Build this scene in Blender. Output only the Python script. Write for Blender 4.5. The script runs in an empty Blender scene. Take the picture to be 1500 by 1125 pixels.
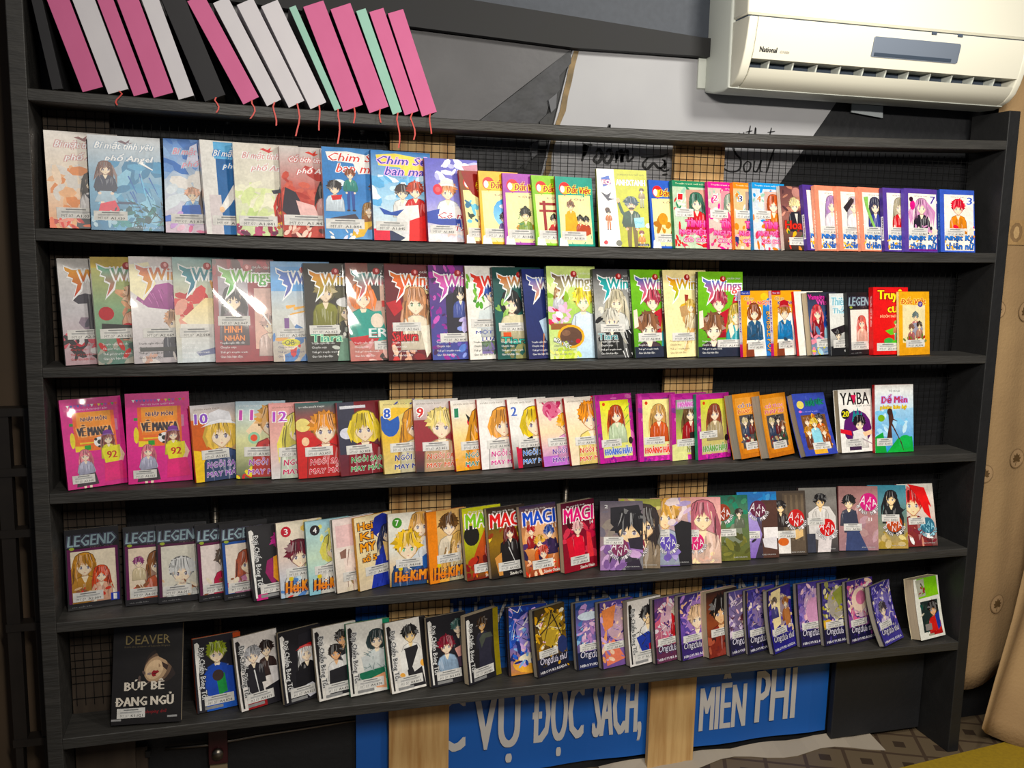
import bpy, bmesh, math, random
from mathutils import Matrix, Vector
sc = bpy.context.scene
# ---------------------------------------------------------------- camera, world, lights, exposure
cd = bpy.data.cameras.new('camera'); cam = bpy.data.objects.new('camera', cd); sc.collection.objects.link(cam)
cd.sensor_width = 36; cd.lens = 1381.9072 * 36 / 1500; cd.clip_start = .02
YAW, PITCH, ROLL = .2706, .1502, .0212
fw = Vector((math.sin(YAW)*math.cos(PITCH), math.cos(YAW)*math.cos(PITCH), -math.sin(PITCH)))
r0 = Vector((math.cos(YAW), -math.sin(YAW), 0)); u0 = r0.cross(fw)
rr = r0*math.cos(ROLL) + u0*math.sin(ROLL); uu = u0*math.cos(ROLL) - r0*math.sin(ROLL)
M = Matrix((rr, uu, -fw)).transposed().to_4x4(); M.translation = (.4292, -2.1683, -.2897)
cam.matrix_world = M; sc.camera = cam
w = bpy.data.worlds.new('world'); sc.world = w; w.use_nodes = True
w.node_tree.nodes['Background'].inputs[0].default_value = (.75, .82, 1, 1)
w.node_tree.nodes['Background'].inputs[1].default_value = .06
def area(name, loc, target, sx, sy, power, col):
    l = bpy.data.lights.new(name, 'AREA'); l.shape = 'RECTANGLE'; l.size = sx; l.size_y = sy; l.energy = power; l.color = col
    o = bpy.data.objects.new(name, l); sc.collection.objects.link(o); o.location = loc
    o.rotation_euler = (Vector(target)-Vector(loc)).to_track_quat('-Z', 'Y').to_euler(); return o
def tube_light(name, a, b, wd, tgt, power, col):      # a strip lamp from a to b, shining towards tgt
    l = bpy.data.lights.new(name, 'AREA'); l.shape = 'RECTANGLE'; a, b = Vector(a), Vector(b); c = (a+b)/2; X = (b-a).normalized()
    Z = -(Vector(tgt)-c); Z = (Z-X*Z.dot(X)).normalized(); Y = Z.cross(X); l.size = (b-a).length; l.size_y = wd; l.energy = power; l.color = col
    o = bpy.data.objects.new(name, l); sc.collection.objects.link(o); m = Matrix((X, Y, Z)).transposed().to_4x4(); m.translation = c; o.matrix_world = m
tube_light('tube_light', (.50, -1.75, .30), (1.0, -2.65, .34), .045, (.9, 0, -.4), 46, (1, .94, .84))
tube_light('tube_light', (1.65, -1.75, .32), (2.15, -2.65, .36), .045, (1.4, 0, -.5), 22, (1, .94, .84))
area('ceiling_and_fill_light', (1.85, -1.05, .62), (1.4, .1, -.25), .2, .2, 14, (1, .96, .87))
area('ceiling_and_fill_light', (.45, -1.25, .70), (.7, .1, -.2), .07, .25, 6, (1, .95, .86))  # added fill, no known fixture: brightens sketchbooks and upper left rows
vs = sc.view_settings; vs.view_transform = 'Standard'; vs.look = 'None'; vs.gamma = 1; vs.use_curve_mapping = False; vs.exposure = .25
# ---------------------------------------------------------------- helpers
W = 2.4; D = .1175; FLOOR = -1.767; WALL = .17
ZC = [[-0.003774, -0.02693, 0.012951], [-0.283358, -0.022675, 0.007496], [-0.575465, -0.001322, 0.000207], [-0.850537, 0.002437, -0.001936], [-1.143527, 0.007855, -0.001797], [-1.418052, 0.010073, -0.00434]]
def shelf_z(i, x): return ZC[i][0] + ZC[i][1]*x + ZC[i][2]*x*x
def lin(c): return c/12.92 if c <= .04045 else ((c+.055)/1.055)**2.4
_cc = {}; SAT = 1.0
def col(h):
    if not isinstance(h, str): return h
    k = (h, SAT)
    if k not in _cc:
        n = len(h)//3; c = [lin(int(h[i*n:(i+1)*n], 16)/(15 if n == 1 else 255)) for i in range(3)]; g = .3*c[0]+.55*c[1]+.15*c[2]
        _cc[k] = tuple(min(.92, max(.004, g+(v-g)*SAT)) for v in c)
    return _cc[k]
def mixc(a, b, t): a, b = col(a), col(b); return tuple(x+(y-x)*t for x, y in zip(a, b))
def dk(a, t=.45): return mixc(a, '000', t)
def lt(a, t=.4): return mixc(a, 'fff', t)
def mat(name, color=None, rough=.6, spec=.5, coat=0, noise=None, scale=20, bump=0, bscale=60, attr=False, metal=0, stretch=None, wrinkle=False):
    m = bpy.data.materials.new(name); m.use_nodes = True; nt = m.node_tree; b = nt.nodes['Principled BSDF']
    b.inputs['Roughness'].default_value = rough; b.inputs['Specular IOR Level'].default_value = spec
    b.inputs['Coat Weight'].default_value = coat; b.inputs['Coat Roughness'].default_value = .035; b.inputs['Metallic'].default_value = metal
    tc = nt.nodes.new('ShaderNodeTexCoord'); out = tc.outputs['Object']
    if stretch:
        mp = nt.nodes.new('ShaderNodeMapping'); mp.inputs['Scale'].default_value = stretch; nt.links.new(out, mp.inputs[0]); out = mp.outputs[0]
    if attr:
        a = nt.nodes.new('ShaderNodeVertexColor'); a.layer_name = 'Col'
        n = nt.nodes.new('ShaderNodeTexNoise'); n.inputs['Scale'].default_value = 180; n.inputs['Detail'].default_value = 3; nt.links.new(out, n.inputs[0])
        r = nt.nodes.new('ShaderNodeMapRange'); r.inputs[1].default_value = .3; r.inputs[2].default_value = .7; r.inputs[3].default_value = .9; r.inputs[4].default_value = 1.06
        nt.links.new(n.outputs[0], r.inputs[0])
        n2 = nt.nodes.new('ShaderNodeTexNoise'); n2.inputs['Scale'].default_value = 42; n2.inputs['Detail'].default_value = 4; n2.inputs['Distortion'].default_value = 1.2; nt.links.new(out, n2.inputs[0])
        r2 = nt.nodes.new('ShaderNodeMapRange'); r2.inputs[1].default_value = .3; r2.inputs[2].default_value = .7; r2.inputs[3].default_value = .9; r2.inputs[4].default_value = 1.1; nt.links.new(n2.outputs[0], r2.inputs[0])
        mm = nt.nodes.new('ShaderNodeMath'); mm.operation = 'MULTIPLY'; nt.links.new(r.outputs[0], mm.inputs[0]); nt.links.new(r2.outputs[0], mm.inputs[1])
        mx = nt.nodes.new('ShaderNodeVectorMath'); mx.operation = 'SCALE'; nt.links.new(a.outputs[0], mx.inputs[0]); nt.links.new(mm.outputs[0], mx.inputs['Scale'])
        nt.links.new(mx.outputs[0], b.inputs['Base Color'])
    else:
        c1 = col(color); b.inputs['Base Color'].default_value = (*c1, 1)
        if noise:
            n = nt.nodes.new('ShaderNodeTexNoise'); n.inputs['Scale'].default_value = scale; n.inputs['Detail'].default_value = 5; nt.links.new(out, n.inputs[0])
            cr = nt.nodes.new('ShaderNodeValToRGB'); cr.color_ramp.elements[0].position = .35; cr.color_ramp.elements[1].position = .68
            cr.color_ramp.elements[0].color = (*c1, 1); cr.color_ramp.elements[1].color = (*col(noise), 1)
            nt.links.new(n.outputs[0], cr.inputs[0]); nt.links.new(cr.outputs[0], b.inputs['Base Color'])
    if bump:
        n = nt.nodes.new('ShaderNodeTexNoise'); n.inputs['Scale'].default_value = bscale; n.inputs['Detail'].default_value = 1 if wrinkle else 2
        if wrinkle:          # diagonal creases of a plastic wrapper
            r1 = nt.nodes.new('ShaderNodeMapping'); r1.inputs['Rotation'].default_value = (0, WRA, 0); nt.links.new(out, r1.inputs[0])
            r3 = nt.nodes.new('ShaderNodeMapping'); r3.inputs['Scale'].default_value = (17, 17, 2.5); nt.links.new(r1.outputs[0], r3.inputs[0]); nt.links.new(r3.outputs[0], n.inputs[0])
            oi = nt.nodes.new('ShaderNodeObjectInfo'); ml = nt.nodes.new('ShaderNodeMath'); ml.operation = 'MULTIPLY'; ml.inputs[1].default_value = 40; nt.links.new(oi.outputs['Random'], ml.inputs[0])
            cb = nt.nodes.new('ShaderNodeCombineXYZ'); nt.links.new(ml.outputs[0], cb.inputs[0]); nt.links.new(cb.outputs[0], r3.inputs['Location'])
        else: nt.links.new(out, n.inputs[0])
        bp = nt.nodes.new('ShaderNodeBump'); bp.inputs['Strength'].default_value = bump; bp.inputs['Distance'].default_value = .004 if wrinkle else .01; nt.links.new(n.outputs[0], bp.inputs['Height'])
        nt.links.new(bp.outputs[0], b.inputs['Normal'])
        if coat: nt.links.new(bp.outputs[0], b.inputs['Coat Normal'])
    return m
def pages_mat(name, c1, c2):
    m = mat(name, c1, .8, noise=c2, scale=9, stretch=(1, 260, 1)); return m
WRA = .75
MAT = {}
MAT['print'] = mat('printed_cover', rough=.42, attr=True, spec=.4)
MAT['matte'] = mat('matte_printed_cover', rough=.6, attr=True, spec=.25)
MAT['plastic'] = mat('plastic_wrapped_cover', rough=.35, attr=True, coat=1, bump=.35, bscale=1, wrinkle=True)
MAT['pages'] = pages_mat('page_edges', 'cb9', '987'); MAT['oldpages'] = pages_mat('aged_page_edges', 'a59e90', '7a746a')
MAT['sticker'] = mat('label_paper', rough=.5, attr=True)
MAT['black'] = mat('black_paint', '101011', .6, noise='161617', scale=14, bump=.12, bscale=40)
MAT['shelf'] = mat('worn_black_shelf_paint', '292826', .55, noise='383633', scale=16, bump=.2, bscale=70, stretch=(.35, 3, 3))
MAT['wall'] = mat('black_wall_paint', '121316', .6, noise='17181c', scale=5, bump=.1)
MAT['tan'] = mat('brown_wall_paint', '503f2d', .75, noise='463827', scale=4)
MAT['wood'] = mat('raw_pine', 'c9a46c', .6, noise='a87c46', scale=5, stretch=(9, 9, .7), bump=.05)
MAT['darkwood'] = mat('grey_brown_wood', '43372b', .75, noise='372c22', scale=5, stretch=(9, 9, .7))
MAT['wire'] = mat('wire_lacquer', '0b0b0b', .7, spec=.2)
def link(name, me, parent=None, m=None):
    o = bpy.data.objects.new(name, me); sc.collection.objects.link(o)
    if m:
        me.materials.clear(); me.materials.append(m)
    if parent: o.parent = parent
    return o
def mesh(name, vs_, fs, m, parent=None, smooth=False, cols=None):
    me = bpy.data.meshes.new(name); me.from_pydata([tuple(v) for v in vs_], [], fs)
    if cols:
        a = me.color_attributes.new('Col', 'FLOAT_COLOR', 'CORNER')
        flat = []
        for f, cf in zip(fs, cols):
            for c in cf: flat += [c[0], c[1], c[2], 1]
        a.data.foreach_set('color', flat)
    if smooth: me.polygons.foreach_set('use_smooth', [True]*len(me.polygons))
    me.update(); return link(name, me, parent, m)
def tag(o, label=None, cat=None, group=None, kind=None):
    if label: o['label'] = label
    if cat: o['category'] = cat
    if group: o['group'] = group
    if kind: o['kind'] = kind
    return o
def empty(name, loc=(0, 0, 0)):
    o = bpy.data.objects.new(name, None); sc.collection.objects.link(o); o.location = loc; o.empty_display_size = .03; return o
BOXF = [(0, 3, 2, 1), (4, 5, 6, 7), (0, 1, 5, 4), (1, 2, 6, 5), (2, 3, 7, 6), (3, 0, 4, 7)]
def boxv(x0, x1, y0, y1, z0, z1):
    return [(x0, y0, z0), (x1, y0, z0), (x1, y1, z0), (x0, y1, z0), (x0, y0, z1), (x1, y0, z1), (x1, y1, z1), (x0, y1, z1)]
def box(name, x0, x1, y0, y1, z0, z1, m, parent=None, bev=0):
    o = mesh(name, boxv(x0, x1, y0, y1, z0, z1), BOXF, m, parent)
    if bev:
        bm = bmesh.new(); bm.from_mesh(o.data); bmesh.ops.bevel(bm, geom=bm.edges[:], offset=bev, segments=2, affect='EDGES', profile=.5); bm.to_mesh(o.data); bm.free()
    return o
def prism(name, pts, y0, y1, m, parent=None):     # outline in x,z extruded in y
    n = len(pts); v = [(x, y0, z) for x, z in pts] + [(x, y1, z) for x, z in pts]
    f = [tuple(range(n)), tuple(range(2*n-1, n-1, -1))] + [(i, i+n, (i+1) % n+n, (i+1) % n) for i in range(n)]
    return mesh(name, v, f, m, parent)
def tube(name, pts, r, m, parent=None, seg=8):
    v, f = [], []; pts = [Vector(p) for p in pts]
    for i, p in enumerate(pts):
        t = (pts[min(i+1, len(pts)-1)]-pts[max(i-1, 0)]).normalized(); a = t.orthogonal().normalized(); b = t.cross(a)
        if abs(t.z) < .9:
            a = t.cross(Vector((0, 0, 1))).normalized(); b = t.cross(a)
        for k in range(seg):
            an = 2*math.pi*k/seg; v.append(p+(a*math.cos(an)+b*math.sin(an))*r)
    for i in range(len(pts)-1):
        for k in range(seg): f.append((i*seg+k, i*seg+(k+1) % seg, (i+1)*seg+(k+1) % seg, (i+1)*seg+k))
    f += [tuple(range(seg-1, -1, -1)), tuple(range((len(pts)-1)*seg, len(pts)*seg))]
    return mesh(name, v, f, m, parent, smooth=True)
# ---------------------------------------------------------------- flat print: polygons in cover units (x 0..100, y 0..155 down)
class Art:
    def __init__(s): s.p = []           # list of (points, colour top, colour bottom)
A = Art()
def P(pts, c, c2=None):
    if isinstance(pts, str):
        q = [float(t) for t in pts.split()]; pts = list(zip(q[::2], q[1::2]))
    A.p.append((pts, col(c), col(c2) if c2 else None))
def Q(x0, y0, x1, y1, c, c2=None): P([(x0, y0), (x1, y0), (x1, y1), (x0, y1)], c, c2)
def G(c, c2=None, c3=None):
    if c3: Q(0, 0, 100, 78, c, c2); Q(0, 78, 100, 155, c2, c3)
    else: Q(0, 0, 100, 155, c, c2 or c)
def E(x, y, rx, ry, c, c2=None, n=14, rot=0):
    cr, sr = math.cos(rot), math.sin(rot); L = []
    for k in range(n):
        a = 2*math.pi*k/n; dx, dy = rx*math.cos(a), ry*math.sin(a); L.append((x+dx*cr-dy*sr, y+dx*sr+dy*cr))
    P(L, c, c2)
def L(x0, y0, x1, y1, wd, c):
    dx, dy = x1-x0, y1-y0; l = math.hypot(dx, dy) or 1; nx, ny = -dy/l*wd/2, dx/l*wd/2
    P([(x0+nx, y0+ny), (x1+nx*.4, y1+ny*.4), (x1-nx*.4, y1-ny*.4), (x0-nx, y0-ny)], c)
def N(seed, x0, y0, x1, y1, n, r, pal):
    R = random.Random(seed); pal = pal.split()
    for _ in range(n):
        k = R.uniform(.4, 1)*r; a = R.uniform(0, 3.1)
        E(R.uniform(x0, x1), R.uniform(y0, y1), k*R.uniform(.8, 1.6), k*R.uniform(.3, .8), R.choice(pal), n=7, rot=a)
def V(seed, x0, y0, x1, y1, n, ln, pal, wd=1.5, ang=None):      # streaks
    R = random.Random(seed); pal = pal.split()
    for _ in range(n):
        a = R.uniform(0, 6.28) if ang is None else ang+R.uniform(-.25, .25); x, y = R.uniform(x0, x1), R.uniform(y0, y1); k = R.uniform(.4, 1)*ln
        L(x, y, x+k*math.cos(a), y+k*math.sin(a), wd, R.choice(pal))
_tc = {}
def glyphs(s, off):
    k = (s, off)
    if k not in _tc:
        cu = bpy.data.curves.new('lettering', 'FONT'); cu.body = s.replace('Đ', 'D'); cu.resolution_u = 1 if len(s) > 5 else 2; cu.offset = off; cu.fill_mode = 'FRONT'
        o = bpy.data.objects.new('lettering', cu); me = o.to_mesh()
        _tc[k] = ([(v.co.x, v.co.y) for v in me.vertices], [tuple(p.vertices) for p in me.polygons])
        if s[:1] == 'Đ':         # the bar of the Vietnamese letter
            vv, ff = _tc[k]; x = min(p[0] for p in vv); b = len(vv); hD = max(p[1] for p in glyphs('D', 0)[0]); 
            for u0, u1 in ((-.1, 0), (.125, .36)):
                b = len(vv); vv += [(x+u0*hD, hD*.44), (x+u1*hD, hD*.44), (x+u1*hD, hD*.57), (x+u0*hD, hD*.57)]; q0 = [vv[t] for t in ff[0]]
                ff.append((b, b+1, b+2, b+3) if sum(q0[t][0]*q0[(t+1) % len(q0)][1]-q0[(t+1) % len(q0)][0]*q0[t][1] for t in range(len(q0))) > 0 else (b+3, b+2, b+1, b))
        o.to_mesh_clear(); bpy.data.objects.remove(o); bpy.data.curves.remove(cu)
    return _tc[k]
def T(s, x0, y0, x1, y1, c, sh=0, o=None, bold=.012, c2=None, rot=0, ow=.05):
    v, f = glyphs(s, 0)
    if not v: return
    bx0 = min(p[0] for p in v); bx1 = max(p[0] for p in v); by0 = min(p[1] for p in v); by1 = max(p[1] for p in v)
    cx, cy = (x0+x1)/2, (y0+y1)/2; cr, sr = math.cos(rot), math.sin(rot); H = y1-y0; q0 = []
    for a, b in v:
        yy = (b-by0)/(by1-by0); q0.append((x0+(a-bx0)/(bx1-bx0)*(x1-x0)+sh*(yy-.5)*H-cx, y1-yy*H-cy))
    def put(ddx, ddy, cc, cc2):
        q = [(cx+(dx+ddx)*cr-(dy+ddy)*sr, cy+(dx+ddx)*sr+(dy+ddy)*cr) for dx, dy in q0]
        for p in f: A.p.append(([q[i] for i in p][::-1], col(cc), col(cc2) if cc2 else None, (y0, y1)))
        A.p.append(None)
    A.p.append('w'); k = max(0, bold)*H*1.1
    if o:
        r = ow*H*1.5+k
        for a, b in ((r, r*.7), (-r, r*.7), (r, -r*.7), (-r, -r*.7)): put(a, b, o, None)
    for d in ((-k, 0, k) if k > .45 else (-k*.7, k*.7) if k > .12 else (0,)): put(d, 0, c, c2)
    A.p.append('e')
def VT(s, x0, y0, x1, y1, c, o=None, bold=.012):          # vertical text reading downwards
    cx, cy = (x0+x1)/2, (y0+y1)/2; hw, hh = (y1-y0)/2, (x1-x0)/2
    T(s, cx-hw, cy-hh, cx+hw, cy+hh, c, 0, o, bold, rot=math.pi/2)
def LK(x0, y0, x1, y1, wd, c, bend=0, c2=None):      # a tapering lock
    mx, my = (x0+x1)/2, (y0+y1)/2; dx, dy = x1-x0, y1-y0; l = math.hypot(dx, dy) or 1; nx, ny = -dy/l, dx/l
    mx += nx*bend*l; my += ny*bend*l; w2 = wd/2
    P([(x0+nx*w2*.7, y0+ny*w2*.7), (mx+nx*w2, my+ny*w2), (x1, y1), (mx-nx*w2, my-ny*w2), (x0-nx*w2*.7, y0-ny*w2*.7)], c, c2)
def B(x, y, s, hair, cl, st='s', sk='fdc', ey='435', d=0, hat='c33'):
    s *= .92
    h, hd, hl = col(hair), dk(hair, .5), lt(hair, .3); sk_ = mixc(sk, 'fec', .4); sd = mixc(sk, 'b86', .4); cols = [h, h, mixc(h, hd, .6), mixc(h, hl, .5), dk(hair, .35)]
    rn = random.Random(int(x*7+y*13+s*5)); U = rn.uniform
    R = lambda *q: [(x+a*s, y+b*s) for a, b in zip(q[::2], q[1::2])]
    lk = lambda a, b, c_, e_, w_, cc, bn=0: LK(x+a*s, y+b*s, x+c_*s, y+e_*s, w_*s, cc, bn)
    lng = 'l' in st; ol = dk(hair, .8)
    P(R(-1.28, .2, -1.36, -.6, -1.06, -1.34, -.55, -1.66, 0, -1.74, .55, -1.66, 1.06, -1.34, 1.36, -.6, 1.28, .2), ol)
    if lng:
        P(R(-1.3, -.6, -1, -1.35, 0, -1.65, 1, -1.35, 1.3, -.6, 1.4, 1.2, 1.6, 2.9, .6, 2.6, -.6, 2.6, -1.5, 2.9, -1.4, 1.2), hd, h)
        for k in range(16):
            a = -1.25+2.5*k/15; lk(a, U(-1, 0), a*U(1.1, 1.75), U(2.3, 3.8), .5, rn.choice(cols), U(-.08, .08))
    elif 'b' in st:
        P(R(-1.3, -.6, -1, -1.35, 0, -1.65, 1, -1.35, 1.3, -.6, 1.4, .9, .9, 1.3, -.9, 1.3, -1.4, .9), hd, h)
        for k in range(10): a = -1.3+2.6*k/9; lk(a*.9, -.8, a*1.05, U(.9, 1.5), .5, rn.choice(cols), .1 if a < 0 else -.1)
    else: E(x, y-.25*s, 1.18*s, 1.28*s, hd)
    if 't' in st:
        for k in (-1, 1):
            for q in range(5): lk(k*1.0, -1.0, k*U(1.7, 2.6), U(2.2, 3.6), .7, rn.choice(cols), -.22*k)
    P(R(-.28, .6, .28, .6, .38, 1.6, -.38, 1.6), sd)
    P(R(-.55, 1.24, .55, 1.24, 1.33, 1.58, 1.75, 2.4, 1.9, 4.65, -1.9, 4.65, -1.75, 2.4, -1.33, 1.58), dk(cl, .6))
    P(R(-.45, 1.3, .45, 1.3, 1.25, 1.65, 1.65, 2.4, 1.8, 4.6, -1.8, 4.6, -1.65, 2.4, -1.25, 1.65), cl, dk(cl, .35))
    for k in range(9): a = U(-1.5, 1.5); lk(a, U(1.6, 2.4), a*U(.7, 1.1), U(2.8, 4.5), U(.12, .35), dk(cl, U(.15, .5)) if k % 2 else lt(cl, .18), U(-.1, .1))
    P(R(-.42, 1.28, .42, 1.28, .08, 2.05, -.08, 2.05), sk_)
    if 'c' in st:
        P(R(-.45, 1.2, -.75, 1.5, -.1, 2.25, 0, 2.0), 'eef'); P(R(.45, 1.2, .75, 1.5, .1, 2.25, 0, 2.0), 'eef')
    P(R(-.97, -.5, -.99, .1, -.82, .65, -.35, 1.07, .15*d, 1.28, .35, 1.07, .82, .65, .99, .1, .97, -.5), mixc(hd, sd, .35))
    P(R(-.9, -.5, -.92, .1, -.76, .6, -.32, 1.0, .15*d, 1.2, .32, 1.0, .76, .6, .92, .1, .9, -.5, .6, -1, -.6, -1), sk_, mixc(sk_, sd, .25))
    P(R(-.9, -.5, -.92, .05, -.6, -.2, 0, -.05, .6, -.2, .92, .05, .9, -.5, .6, -1, -.6, -1), mixc(sk_, sd, .55))
    P(R(.76, .6, .92, .1, .62, .2, .5, .7, .2, 1.05, .32, 1.0) if d <= 0 else R(-.76, .6, -.92, .1, -.62, .2, -.5, .7, -.2, 1.05, -.32, 1.0), mixc(sk_, sd, .5))
    for k in (-.42, .42):
        ex = x+(k+.24*d)*s; eyy = y+.22*s; sq = 1-.35*abs(d)*(1 if k*d > 0 else 0)
        E(ex, eyy, .21*s*sq, .16*s, 'f4f0ec', n=8); E(ex+.04*d*s, eyy+.01*s, .14*s*sq, .18*s, ey, mixc(ey, 'fff', .3), n=8); E(ex-.04*s, eyy-.07*s, .045*s, .05*s, 'fff', n=5)
        P([(ex-.26*s*sq, eyy-.08*s), (ex, eyy-.25*s), (ex+.26*s*sq, eyy-.08*s), (ex, eyy-.15*s)], '311')
        P([(ex-.24*s*sq, eyy-.42*s), (ex+.22*s*sq, eyy-.46*s), (ex+.2*s*sq, eyy-.41*s)], hd)
    P([(x+.24*d*s-.03*s, y+.55*s), (x+.24*d*s+.05*s, y+.58*s), (x+.24*d*s, y+.48*s)], sd)
    P([(x+(.24*d-.12)*s, y+.79*s), (x+(.24*d+.12)*s, y+.79*s), (x+.24*d*s, y+.86*s)], 'b55')
    if 's' in st:
        P(R(-1.15, .1, -1.25, -.6, -1.0, -1.2, -.5, -1.5, 0, -1.6, .5, -1.5, 1.0, -1.2, 1.25, -.6, 1.15, .1, .9, -.5, .3, -.75, -.3, -.75, -.9, -.5), h, hd)
        for k in range(13):
            a = math.pi*(1.06-k/12*1.12); lk(.6*math.cos(a), -.5-.6*math.sin(a), U(1.45, 1.85)*math.cos(a), -.3-U(1.35, 1.75)*math.sin(a), .55, rn.choice(cols), U(-.12, .12))
    else: P(R(-1.2, .3, -1.25, -.6, -.98, -1.28, -.5, -1.58, 0, -1.66, .5, -1.58, .98, -1.28, 1.25, -.6, 1.2, .3, .95, -.5, .3, -.85, -.3, -.85, -.95, -.5), h, hd)
    for k in range(11):
        a = -1.0+2*k/10; lk(a*.55+U(-.1, .1), -1.35, a*1.0+U(-.12, .12), (-.02 if abs(a) < .75 else .5)+U(-.28, .16), .42, rn.choice(cols), U(-.08, .08)+.08*a)
    if lng or 'b' in st:
        for k in (-1, 1):
            for q in range(3): lk(k*1.0, -.7, k*U(.85, 1.2), U(1.0, 2.2) if lng else U(.8, 1.3), .38, rn.choice(cols), -.08*k)
    for k in range(9): a = U(-1.05, 1.05); lk(a*.7, -1.45, a*1.1, U(-.5, .1), .09, hl if k % 3 == 1 else ol, .05*a)
    if lng:
        for k in range(6): a = rn.choice((-1, 1))*U(1.0, 1.4); lk(a, U(-.5, .3), a*1.15, U(1.5, 2.8), .1, ol, .04)
    if 'h' in st:
        P(R(-1.15, -.95, -.95, -1.9, 0, -2.2, .95, -1.9, 1.15, -.95, 0, -1.25), hat, dk(hat, .3)); P(R(-1.8, -.7, -.9, -1.15, 0, -1.3, .9, -1.15, 1.8, -.7, .9, -.9, 0, -1.0, -.9, -.9), lt(hat, .15), dk(hat, .15))
def F(x, y, s, hair, top, bot, st='s', sk='fdc', d=0, hat='c33'):     # whole figure, y = middle of the head
    R = lambda *q: [(x+a*s, y+b*s) for a, b in zip(q[::2], q[1::2])]
    if 'w' in st: P(R(-.7, 3.6, .7, 3.6, 1.9, 6.4, -1.9, 6.4), bot, dk(bot, .3))
    if 'w' in st:
        for k in (-.6, .6): P(R(k-.3, 6.3, k+.3, 6.3, k+.2, 9, k-.2, 9), sk)
    else:
        for k in (-1, 1): P(R(k*.02, 4.0, k*.95, 4.0, k*1.0, 6.5, k*.9, 9.2, k*.3, 9.2, k*.2, 6.5), bot, dk(bot, .3)); E(x+k*.7*s, y+9.3*s, .5*s, .25*s, '321', n=7)
    for k in (-1, 1):
        P(R(k*1.0, 1.6, k*1.55, 1.9, k*1.95, 3.6, k*1.2, 4.7, k*.9, 4.5, k*1.35, 3.5, k*.8, 2.4), dk(top, .12)); E(x+k*1.0*s, y+4.7*s, .3*s, .28*s, sk, n=7)
    B(x, y, s, hair, top, st, sk, d=d, hat=hat)
def S(x, y, code, wd=56, ht=19): A.st = (x, y, wd, ht, code)
def clip(pts, a, b, ge):     # keep a*x+b (axis, value)
    o = []; n = len(pts)
    for i in range(n):
        p, q = pts[i], pts[(i+1) % n]; ip = (p[a] >= b) if ge else (p[a] <= b); iq = (q[a] >= b) if ge else (q[a] <= b)
        if ip: o.append(p)
        if ip != iq:
            t = (b-p[a])/(q[a]-p[a]); o.append((p[0]+(q[0]-p[0])*t, p[1]+(q[1]-p[1])*t))
    return o
def area2(p): return sum(p[i][0]*p[(i+1) % len(p)][1]-p[(i+1) % len(p)][0]*p[i][1] for i in range(len(p)))
def paint(items, fmap, vs_, fs, cols, bounds=(0, 0, 100, 155), strips=0, xstrips=0):
    """append the polygons to a mesh; fmap(x, y, layer) gives the 3D point; layers stack outwards"""
    lay = 0; word = False
    x0, y0, x1, y1 = bounds
    for it in items:
        if it is None: lay += 1; continue
        if it == 'w': word = True; lay += 1; continue
        if it == 'e': word = False; continue
        pts, c, c2 = it[:3]
        if not word: lay += 1
        yr = it[3] if len(it) > 3 else (min(p[1] for p in pts), max(p[1] for p in pts))
        for ax, b, ge in ((0, x0, 1), (0, x1, 0), (1, y0, 1), (1, y1, 0)):
            if len(pts) < 3: break
            pts = clip(pts, ax, b, ge)
        if len(pts) < 3: continue
        pieces = [pts]
        if strips and not word:
            pieces = []
            for k in range(strips):
                q = clip(pts, 1, y0+(y1-y0)*k/strips, 1) if k else pts
                if len(q) > 2 and k < strips-1: q = clip(q, 1, y0+(y1-y0)*(k+1)/strips, 0)
                if len(q) > 2: pieces.append(q)
        if xstrips:
            pp = pieces; pieces = []
            for p_ in pp:
                for k in range(xstrips):
                    q = clip(p_, 0, x0+(x1-x0)*k/xstrips, 1)
                    if len(q) > 2: q = clip(q, 0, x0+(x1-x0)*(k+1)/xstrips, 0)
                    if len(q) > 2: pieces.append(q)
        for q in pieces:
            if abs(area2(q)) < 1e-4: continue
            if area2(q) > 0: q = q[::-1]
            b = len(vs_); vs_ += [fmap(p[0], p[1], lay) for p in q]; fs.append(tuple(range(b, b+len(q))))
            if c2: cols.append([tuple(u+(v-u)*min(1, max(0, (p[1]-yr[0])/max(1e-6, yr[1]-yr[0]))) for u, v in zip(c, c2)) for p in q])
            else: cols.append([c]*len(q))
LAYER = 5e-6
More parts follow.
